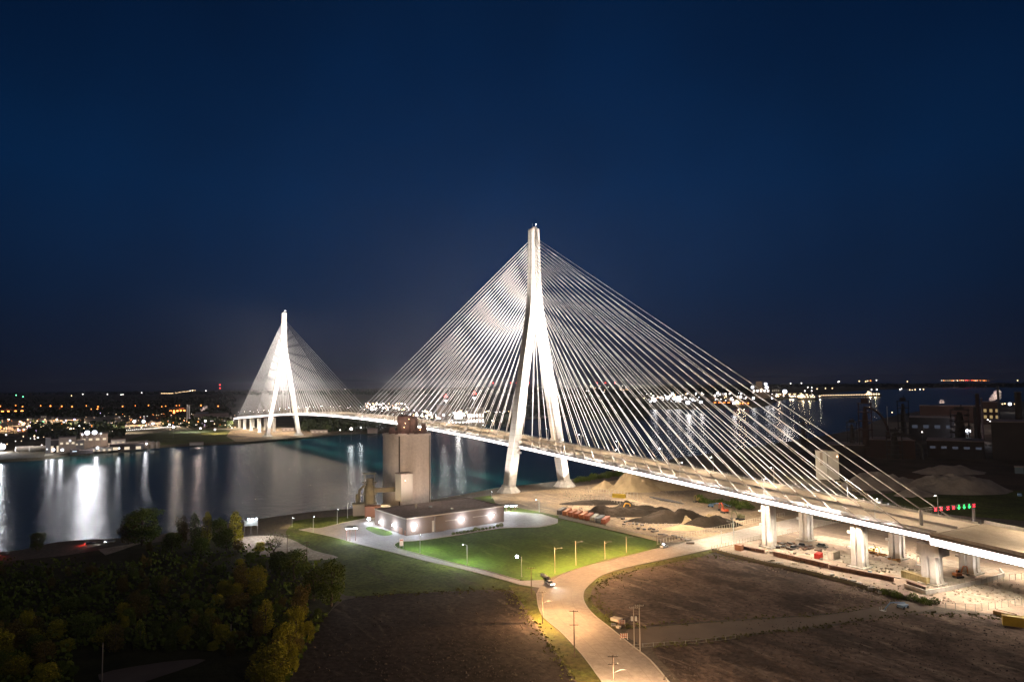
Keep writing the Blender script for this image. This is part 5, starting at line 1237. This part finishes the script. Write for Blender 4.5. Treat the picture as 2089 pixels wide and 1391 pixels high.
for i in range(16): dlamp(358+i*2.7, 801.5-i*.35+rnd.uniform(-.8, .5), .6, FWM, 'row of far lights', 'light in the dim row under the horizon', D=6500)
# behind the deck, middle of the picture
for i in range(60): dlamp(745+rnd.random()*90, 822+rnd.random()*14, rnd.choice((.8, 1.1, 1.5, 2.0)), rnd.choice((FWT, FWM, FWT)), 'lamps of the port beyond midspan', 'small port lamp behind the middle of the span', hgt=12)
for i in range(60): dlamp(835+rnd.random()*150, 838+rnd.random()*16, rnd.choice((.9, 1.2, 1.8, 2.4)), rnd.choice((FWT, FWM, FWT, FCL)), 'lamps of the lit plant', 'small white lamp of the lit plant behind the deck', hgt=10)
for i in range(26): dlamp(985+rnd.random()*60, 838+rnd.random()*6, .9, rnd.choice((FWM, FWT)), 'lamps of the lit plant', 'small warm lamp on the road right of the lit plant', hgt=8)
q = G(930, 868, 2.6)
for du, vb, w, h, l in ((-24, 862, 30, 36, 'round lit storage drum of the far plant'), ):
    q = G(906, 860, 2.6); k = ppm(q); t = thing('storage_drum', l, 'tank', (q.x, q.y, 2.6)); b = MB(); b.tube((0, 0, 0), (0, 0, 34/k), 15/k, n=24); b.build('shell', TANW, t); b = MB(); b.tube((0, 0, 34/k), (0, 0, 36/k), 15.4/k, n=24); b.build('rim', GREYW, t)
bld('process_plant', 'brightly lit process tower left of the red beacon mast', 'building', 926, 944, 868, 841, 20, WHITEW, wins=5, winm=FWT, wrow=2)
bld('process_plant', 'tallest brightly lit process tower of the far plant', 'building', 953, 988, 872, 832, 26, TANW, wins=6, winm=FWT, wrow=2)
bld('process_plant', 'low lit hall between the far process towers', 'building', 890, 956, 870, 856, 20, WHITEW, wins=9, winm=FWT)
dlamp(981, 836, 4.4, FCL, 'floodlights of the lit plant', 'big white floodlight on the tallest process tower', power=8e4, hgt=24)
for u, v, pw in ((905, 846, 5e4), (935, 850, 6e4), (965, 850, 8e4), (870, 848, 1e4)): dlamp(u, v, 2.4, FCL, 'floodlights of the lit plant', 'white floodlight low on the lit plant', power=pw, hgt=18)
for u, vt, l in ((910, 806, 'shorter beacon mast with red and white lamps'), (968, 800, 'taller beacon mast with red lamps')):
    q = G(u, 862, 2.6); k = ppm(q); t = thing('beacon_mast', l, 'mast', (q.x, q.y, 2.6)); b = MB(); b.tube((0, 0, 0), (0, 0, (862-vt)/k), .5/k, n=5); b.build('pole', DSTEEL, t)
    for dx, dv, m_ in ((-2.5, 3, FRD), (2.5, 3, FRD), (0, 0, FRD), (-2.2, 11, FWT), (2.2, 11, FWT), (0, 14, FWT)):
        b = MB(); b.ball((0+SD.x*dx/k, SD.y*dx/k, (862-vt-dv)/k), 1.3/k); b.build('beacon', m_, t)
for u in (1006, 1042, 1053.5, 1079.5, 1218, 1235, 1255): dlamp(u, 781, 1.0, FRD, 'red lights of the far turbines', 'red aviation light just above the horizon', D=7000)
for i in range(24): dlamp(1190+rnd.random()*110, 786+rnd.random()*18, .7, rnd.choice((FWT, FWM)), 'faint lights behind the cables', 'faint light behind the cables right of the near pylon', D=5500)
# dock beyond the river, right of the pylon
for i in range(90):
    u = 1308+rnd.random()*215; v = 803+rnd.random()*17-(u-1308)*.012; dlamp(u, v, rnd.choice((.7, 1.0, 1.4, 2.0)), rnd.choice((FWT, FWT, FWM, FCL)), 'lamps of the far dock', 'small lamp in the bright cluster of the far dock', hgt=14)
for u, v, r_, pw in ((1335, 815, 4, 8e5), (1362, 811, 4, 1e6), (1382, 812, 4.4, 1e6), (1403, 821, 4.4, 1.6e6), (1430, 820, 3, 8e5), (1497, 822, 3, 6e5), (1372, 803, 2.8, 0), (1464, 802, 2.6, 0), (1535, 790, 3, 3e5), (1562, 783, 3, 2e5), (1564, 790, 3.4, 1e6), (1601, 798.5, 4.4, 1.4e6), (1537, 812, 2.6, 4e5), (1575, 812, 2, 4e5), (1413, 815, 2.5, 3e5)):
    dlamp(u, v, r_, FCL, 'floodlights of the far dock', 'dazzling floodlight of the far dock', power=pw*.02, col=(1, .96, .92), hgt=26 if v > 800 else 60)
for i in range(26): dlamp(1570+rnd.random()*90, 803+rnd.random()*6, rnd.choice((.8, 1.1, 1.4)), rnd.choice((FWM, FWT)), 'lamps of the far quay', 'small lamp on the quay left of the moored ship', hgt=10, power=0)
for u in (1588, 1612, 1617, 1628, 1672): dlamp(u, 808, 1.4, FWM, 'lamps of the far quay', 'quay lamp mirrored in the water near the moored ship', hgt=10, power=3e4, col=(1, .85, .6))
DK = 2.6
bld('elevator_block', 'tall block on top of the grain elevator at the dock', 'building', 1543, 1555, 806, 778, 40, TANW)
bld('elevator_block', 'broad dim elevator hall below the tall block', 'building', 1536, 1570, 812, 788, 60, TANW, wins=5, winm=FWT)
bld('dock_shed', 'orange lit shed right of the elevator', 'building', 1575, 1590, 803, 793, 40, TANW, wins=4, winm=WIN)
bld('dock_shed', 'long dim warehouse behind the quay lamps', 'building', 1586, 1625, 808, 801, 50, TANW, wins=4, winm=FWM)
bld('dock_shed', 'dark red shed with amber lamps on the dock', 'building', 1455, 1500, 826, 818, 40, REDW, wins=5, winm=OR)
q = G(1564, 806, 2.6); lamp('POINT', (q.x-120, q.y+40, 60), 4e5, (1, .8, .6), 3)
def ship(u, v, Lpx, label, hullc, glowm, z=0):
    p = G(u, v, z); k = ppm(p); L_ = Lpx/k; t = thing('moored_ship', label, 'ship', (p.x, p.y, z), facing(p)); h = L_*.10; w = L_*.16
    b = MB(); rings = []
    for zz, f_ in ((-1, .93), (h*.5, .98), (h, 1.0)):
        rings.append([(-L_/2*f_, -w/2*.8, zz), (L_*.36*f_, -w/2, zz), (L_/2*f_, 0, zz+(.0 if zz < h else h*.25)), (L_*.36*f_, w/2, zz), (-L_/2*f_, w/2*.8, zz)])
    b.loft(rings); b.build('hull', hullc, t)
    b = MB(); b.box((-L_*.28, 0, h+h*1.0), (L_*.22, w*.7, h*2)); b.box((-L_*.30, 0, h*3.3), (L_*.12, w*.5, h*.8)); sp_ = b.build('superstructure', WHITEW, t)
    for i in range(5): b = MB(); b.box((-L_*.37+L_*.045*i, -w*.36, h*1.9), (L_*.025, w*.03, h*.5)); b.build('window', glowm, sp_)
    for x in (-L_*.1, L_*.22):
        b = MB(); b.tube((x, 0, h), (x, 0, h*4.6), L_*.008, n=5); b.build('mast', STEEL, t)
        b = MB(); b.ball((x, 0, h*4.7), 1.2/k); b.build('mast_lamp', FWT, t)
    for i in range(6):
        b = MB(); b.ball((-L_*.42+L_*.15*i, -w*.3, h*1.6), 1.3/k); b.build('deck_lamp', glowm, t)
    lamp('POINT', (-L_*.2, -w*1.2, h*2.4), 4e4, (1, .82, .5), 3, parent=t)
    lamp('POINT', (L_*.1, -w*1.2, h*2.4), 3e4, (1, .82, .5), 3, parent=t)
ship(1647, 816, 40, 'moored ship with bright amber deck lights and two masts', DARKW, FWM)
ship(1514, 828, 36, 'small ship glowing orange at the end of the far dock', REDW, OR)
ship(1782, 808.5, 30, 'lit vessel at the tip of the long pier', DARKW, FWM)
a, c = G(1675, 810, 1), G(1775, 808, 1)
t = thing('long_pier', 'long low pier with a string of lamps running out into the water', 'pier', (0, 0, 0)); b = MB(); d = (c-a).normalized(); nn = Vector((-d.y, d.x, 0))*5; zz = Vector((0, 0, 3))
b.loft([[a-nn, c-nn, c+nn, a+nn], [a-nn+zz, c-nn+zz, c+nn+zz, a+nn+zz]]); b.build('deck', DARKW, t)
for i in range(30):
    q = lerp(a, c, (i+.5)/30); b = MB(); b.ball((q.x, q.y, 10), .75/ppm(q)); b.build('lamp', FWM, t)
for u, v, m_, D in ((1613, 782, FWT, 7000), (1635, 781.5, FWT, 7000), (1710, 779, FWT, 8000), (1711.5, 778, FWT, 8000), (1753, 777.5, FWM, 8000), (1766, 778, FWM, 8000), (1770, 777, FWM, 8000), (1776, 776.5, OR, 8000), (1788, 775.5, FWT, 8000), (1648, 790, FWT, 5200), (1656, 790.5, FWT, 5200), (1667, 793, FWM, 5200), (1684, 792, FWM, 5200), (1698, 792, FWM, 5200), (1836, 794, FWT, 6000), (1839, 793, FWT, 6000), (1856, 795, FWM, 6000), (1861, 795.5, FWM, 6000), (1867, 794.5, FWM, 6000), (1877, 794, FWT, 6000), (1884, 794, FWM, 6000), (1851, 778, FWM, 8000), (2076, 776, FWM, 8000)):
    dlamp(u, v, 1.1, m_, 'far lights across the wide river', 'faint light on the far shore at the right', D=D)
for i in range(34):
    u = 1920+i*2.9; dlamp(u+rnd.uniform(-1.5, 1.5), 776+rnd.uniform(-.5, .4), rnd.choice((.4, .6, .8)), FRD if 1968 < u < 1984 and i % 2 else rnd.choice((FWM, OR, FWT)), 'string of lights on the right horizon', 'light in the string on the horizon at the right', D=8000)

# ------------------------------------------------------------------ dark steel works on the right
def furnace(u, vb, w, h, label, m=REDW, arc=0):
    p = G(u, vb); k = ppm(p); W_, H_ = w/k, h/k; t = thing('furnace_tower', label, 'industrial tower', (p.x, p.y, 4), facing(p))
    b = MB(); b.tube((0, 0, 0), (0, 0, H_*.62), W_*.30, W_*.22, n=12); b.tube((0, 0, H_*.62), (0, 0, H_*.85), W_*.22, W_*.12, n=12); b.build('furnace_shell', m, t)
    for x in (-.45, .45):
        for y in (-.45, .45): b = MB(); b.box((x*W_, y*W_, H_*.46), (W_*.07, W_*.07, H_*.92)); b.build('leg', m, t)
    for i in range(1, 7): b = MB(); b.box((0, 0, H_*i/6.6), (W_*1.05, W_*1.05, H_*.014)); b.build('floor', m, t)
    b = MB(); b.box((0, 0, H_*.95), (W_*.5, W_*.5, H_*.08)); b.tube((W_*.1, 0, H_*.98), (W_*.1, 0, H_*1.04), W_*.04, n=5); b.build('head_house', m, t)
    if arc:
        b = MB(); pr = Vector((0, 0, H_*.84))
        for i in range(1, 9):
            a = i/8; q = Vector((arc*W_*1.6*math.sin(a*1.57), 0, H_*(.84-.50*(1-math.cos(a*1.57))))); b.tube(pr, q, W_*.09, n=8); pr = q
        b.tube(pr, (pr.x, 0, 0), W_*.12, n=8); b.build('downcomer', m, t)
furnace(1768, 930, 26, 118, 'tallest dark furnace tower with a curved downcomer pipe', arc=1)
furnace(1845, 900, 22, 90, 'dark furnace tower behind the curved pipe', DARKW)
furnace(1826, 935, 30, 60, 'squat dark tower right of the tallest furnace', DARKW, arc=1)
furnace(1640, 915, 18, 66, 'dark tower seen through the last stay cables', DARKW)
furnace(1740, 925, 20, 70, 'narrow dark tower left of the tallest furnace', DARKW)
furnace(1960, 905, 34, 76, 'broad dark tower behind the white floodlight', DARKW)
stack(1811, 872, 828, 1.2, WHITEW, 'thin white pole chimney beside the amber lamp', 4)
stack(1998, 905, 803, 7, REDW, 'tall rusty chimney before the steam plume', 4); stack(2006, 900, 812, 4, REDW, 'thin chimney right of the tall rusty one', 4); stack(2041, 900, 790, 4, DARKW, 'thin dark chimney rising past the steam plume', 4); stack(2083, 930, 800, 12, DARKW, 'thick dark chimney at the right edge', 4); stack(1992, 910, 830, 5, DARKW, 'dark chimney left of the tall rusty one', 4)
bld('mill_hall', 'long dark red mill hall with a thin lit ridge line', 'building', 1885, 1992, 862, 828, 40, REDW, 4)
bld('mill_hall', 'dark blue mill hall left of the white floodlight', 'building', 1862, 1942, 900, 852, 50, DARKW, 4, wins=4, winm=glow('dim window', (.6, .7, 1), .06))
bld('mill_hall', 'brown mill building with amber lit bays', 'building', 2008, 2038, 866, 820, 30, REDW, 4, wins=3, winm=glow('amber bay', (1, .7, .3), .35), wrow=2)
bld('mill_hall', 'dark low mill sheds below the floodlight', 'building', 1900, 2000, 935, 900, 40, DARKW, 4, wins=5, winm=glow('dim window', (.6, .7, 1), .06))
bld('mill_hall', 'dark brick furnace hall below the tall towers', 'building', 1780, 1862, 935, 898, 40, REDW, 4)
bld('mill_hall', 'dark mill hall at the right edge', 'building', 2035, 2130, 940, 862, 60, DARKW, 4)
bld('mill_hall', 'dark sheds between the towers and the river', 'building', 1690, 1760, 930, 908, 40, DARKW, 4)
bld('site_store', 'small pale box store in front of the mill', 'building', 1915, 1931, 930, 917, 12, WHITEW, 4)
bld('site_store', 'small tan store right of the pale box', 'building', 1970, 1984, 932, 920, 12, TANW, 4)
bld('site_store', 'blue white cabin at the right edge above the stone heap', 'building', 2072, 2087, 966, 953, 8, BLUEW, 4)
t = bld('loading_tower', 'pale boxy twin tower standing behind the deck near the last cables', 'building', 1666, 1688, 978, 920, 9, CREAM, 4)
p = G(1688, 978); k = ppm(p)
b = MB(); b.box((22/k*.5+11/k, 4.6, 29/k), (21/k, 7, 57/k)); b.build('annex_wall', CREAM, t)
b = MB(); b.box((0, -.1, 42/k), (5/k, .3, 26/k)); b.build('recess', TANW, t)
b = MB(); b.ball((30/k, -.3, 48/k), 1.4/k); b.build('wall_lamp', glow('work lamp', (1, .6, .3), 9), t)
lamp('POINT', (-12, -22, 14), 20000, (1, .85, .62), .5, parent=t)
dlamp(1975, 880, 5.0, FCL, 'floodlights of the mill', 'dazzling blue white floodlight in the dark mill', z=4, power=3e4, col=(.8, .85, 1), hgt=14)
dlamp(2060, 824, 3.2, FCL, 'floodlights of the mill', 'violet white floodlight near the chimneys at the right', z=4, power=1.2e4, hgt=20)
for u, v, m_ in ((1820, 841, FWM), (1965, 880, FWT), (1871, 871, FWT), (1880, 872, FWT), (1881, 881, FWT), (1923, 834, FWM), (2029, 841, OR), (2034, 824, FWM), (2045, 824, FWM), (2050, 823, FWM), (2070, 824, FWM), (2080, 822, FWM), (2015, 856, FWT), (2020, 859, FWT), (2032, 861, FWT), (1993, 861, OR), (1990, 881, FWT), (2042, 1228, FWT)):
    if v < 1000: dlamp(u, v, 1.2, m_, 'small lamps of the mill', 'small lamp scattered in the dark mill', z=4, hgt=12)
q = G(2020, 880); lamp('POINT', (q.x-40, q.y+60, 45), 9e3, (1, .6, .4), 3)
q = G(1780, 950); lamp('POINT', (q.x-70, q.y+60, 50), 7e3, (1, .62, .4), 3)
# steam
def steam(u, v, D, blobs, label):
    c = PD(u, v, D); k = FPX/D; m = bpy.data.materials.new('steam'); m.use_nodes = True; N = m.node_tree.nodes; L = m.node_tree.links
    N.remove(N['Principled BSDF']); vp = N.new('ShaderNodeVolumePrincipled'); vp.inputs['Color'].default_value = (.95, .85, .8, 1)
    ns = N.new('ShaderNodeTexNoise'); ns.inputs['Scale'].default_value = .16; ns.inputs['Detail'].default_value = 4; tc = N.new('ShaderNodeTexCoord'); L.new(tc.outputs['Object'], ns.inputs['Vector'])
    mr = N.new('ShaderNodeMapRange'); mr.inputs['From Min'].default_value = .42; mr.inputs['From Max'].default_value = .65; mr.inputs['To Max'].default_value = .5; L.new(ns.outputs['Fac'], mr.inputs['Value']); L.new(mr.outputs[0], vp.inputs['Density'])
    L.new(vp.outputs[0], N['Material Output'].inputs['Volume'])
    b = MB()
    for dx, dy, rp in blobs:
        b.ball((SD.x*dx/k, SD.y*dx/k, -dy/k), rp/k, n=14)
    o = b.build('steam_plume', m, smooth=True); o.location = c; tag(o, label, 'steam', kind='stuff')
    lamp('POINT', c+Vector((-12, 12, 4)), 5e4, (1, .78, .68), 4)  # unseen lamp added beside the plume to light it
steam(2030, 805, 1150, ((-8, 9, 5), (-2, 4, 7), (5, -3, 8), (6, 5, 6), (-4, 8, 5)), 'pale leaning steam plume above the mill at the right')
steam(1921, 819, 1300, ((-3, 1, 3.2), (1, -1, 4), (3, 1, 3)), 'small puff of steam over the long mill hall')
steam(415, 833, 1700, ((-3, 3, 3), (1, 0, 4), (5, -3, 4)), 'steam drifting over the factory left of the far pylon')
build_dlamps()
# added spots without masts, throwing light down to brighten the far ground
for i in range(34):
    u, v = rnd.uniform(-30, 480), rnd.uniform(856, 884)
    q = G(u, v, 2.6); lamp('SPOT', (q.x, q.y, 24), rnd.uniform(8e4, 2.6e5), rnd.choice(((1, .70, .42), (1, .86, .72), (1, .62, .35), (.9, .9, 1))), 1, (q.x, q.y, 0), 150, .6)
for u, v in ((20, 842), (198, 838), (360, 848), (370, 846), (120, 833), (-10, 840), (350, 848)):
    q = G(u, v, 2.6); lamp('SPOT', (q.x, q.y, 30), 9e4, (1, .22, .04), 1, (q.x, q.y, 0), 150, .6)
for u, v in ((140, 915), (190, 908), (110, 912), (220, 915), (180, 895), (250, 905), (60, 922), (300, 908)):
    q = G(u, v, 2.6); lamp('SPOT', (q.x, q.y, 34), 3.5e4, (1, .84, .74), 1, (q.x, q.y, 0), 140, .6)
for u in range(1320, 1660, 26):
    q = G(u, 812 if u < 1560 else 806, 2.6); lamp('SPOT', (q.x, q.y, 50), 1.6e5, (1, .82, .66) if u < 1440 or u > 1530 else (1, .5, .2), 2, (q.x, q.y, 0), 140, .6)

def scatter(name, label, cells, n, lo, hi, m, z=4.03, seed=1):
    r = random.Random(seed); b = MB()
    for _ in range(n):
        u0, u1, v0, v1 = r.choice(cells); p = G(r.uniform(u0, u1), r.uniform(v0, v1), z); q = r.uniform(lo, hi)**1.5
        b.loft([[(p.x+q*math.cos(a+i*1.57)*r.uniform(.7, 1.2), p.y+q*math.sin(a+i*1.57)*r.uniform(.7, 1.2), z-.02) for i in range(4)] for a in (0,)]+[[(p.x+q*.5*math.cos(i*1.57), p.y+q*.5*math.sin(i*1.57), z+q*r.uniform(.4, .9)) for i in range(4)]])
    tag(b.build(name, m), label, 'stones', kind='stuff')
scatter('loose_stones', 'loose clods and stones strewn over the bare fields', [(760, 1080, 1225, 1380), (640, 1120, 1290, 1391), (1250, 1700, 1165, 1250), (1350, 2080, 1300, 1391), (1500, 2080, 1265, 1330)], 2600, .12, .55, mat('clod', (.10, .078, .066), 1, rand=.2), seed=2)
scatter('rubble', 'rubble and litter strewn over the yard and sand', [(1270, 1440, 1062, 1080), (1150, 1400, 1000, 1040), (1560, 1880, 1110, 1170), (1700, 2080, 1190, 1230)], 1600, .2, .8, mat('rubble grey', (.28, .23, .18), 1), seed=4)

def weeds(label, px, n, m, seed):
    r = random.Random(seed); b = MB()
    for _ in range(n):
        i = r.randrange(len(px)-1); t = r.random(); u = px[i][0]+(px[i+1][0]-px[i][0])*t; v = px[i][1]+(px[i+1][1]-px[i][1])*t
        p = G(u+r.gauss(0, 9), v+r.gauss(0, 3.5)); q = r.uniform(.12, .5)
        for _ in range(3):
            a = Vector((r.gauss(0, 1), r.gauss(0, 1), r.gauss(0, .5))).normalized(); c = p+Vector((0, 0, q*.4)); e = Vector((0, 0, 1)); d = a.cross(e)
            b.poly([c-d*q-e*q*.4, c+d*q-e*q*.4, c+d*q*.6+e*q*.5, c-d*q*.6+e*q*.5])
    tag(b.build('weeds', m), label, 'weeds', kind='stuff')
WEED = mat('dry weeds', (.13, .13, .04), 1, rand=.2)
weeds('ragged weeds along the edges of the bare fields', [(735, 1216), (900, 1207), (1036, 1203), (1060, 1230), (1096, 1282), (1134, 1337), (1174, 1391)], 420, WEED, 1)
weeds('dry weeds round the field inside the road bend and along the path', [(1290, 1278), (1264, 1274), (1227, 1247), (1208, 1215), (1230, 1186), (1272, 1170), (1352, 1153), (1442, 1132), (1520, 1142), (1640, 1166), (1740, 1190), (1840, 1222), (1700, 1250), (1500, 1262), (1290, 1278)], 750, WEED, 2)
weeds('weeds along the gravel path edges', [(1325, 1320), (1500, 1298), (1700, 1274), (1870, 1250), (2089, 1262)], 420, WEED, 3)
if HAZE:
    b = MB(); b.box((7000, -8000, 105), (24000, 28000, 216)); m = bpy.data.materials.new('haze'); m.use_nodes = True; N = m.node_tree.nodes; N.remove(N['Principled BSDF'])
    vp = N.new('ShaderNodeVolumePrincipled'); vp.inputs['Density'].default_value = HAZE; vp.inputs['Color'].default_value = (.9, .92, 1, 1); vp.inputs['Anisotropy'].default_value = .6
    m.node_tree.links.new(vp.outputs[0], N['Material Output'].inputs['Volume']); tag(b.build('haze', m), kind='stuff')
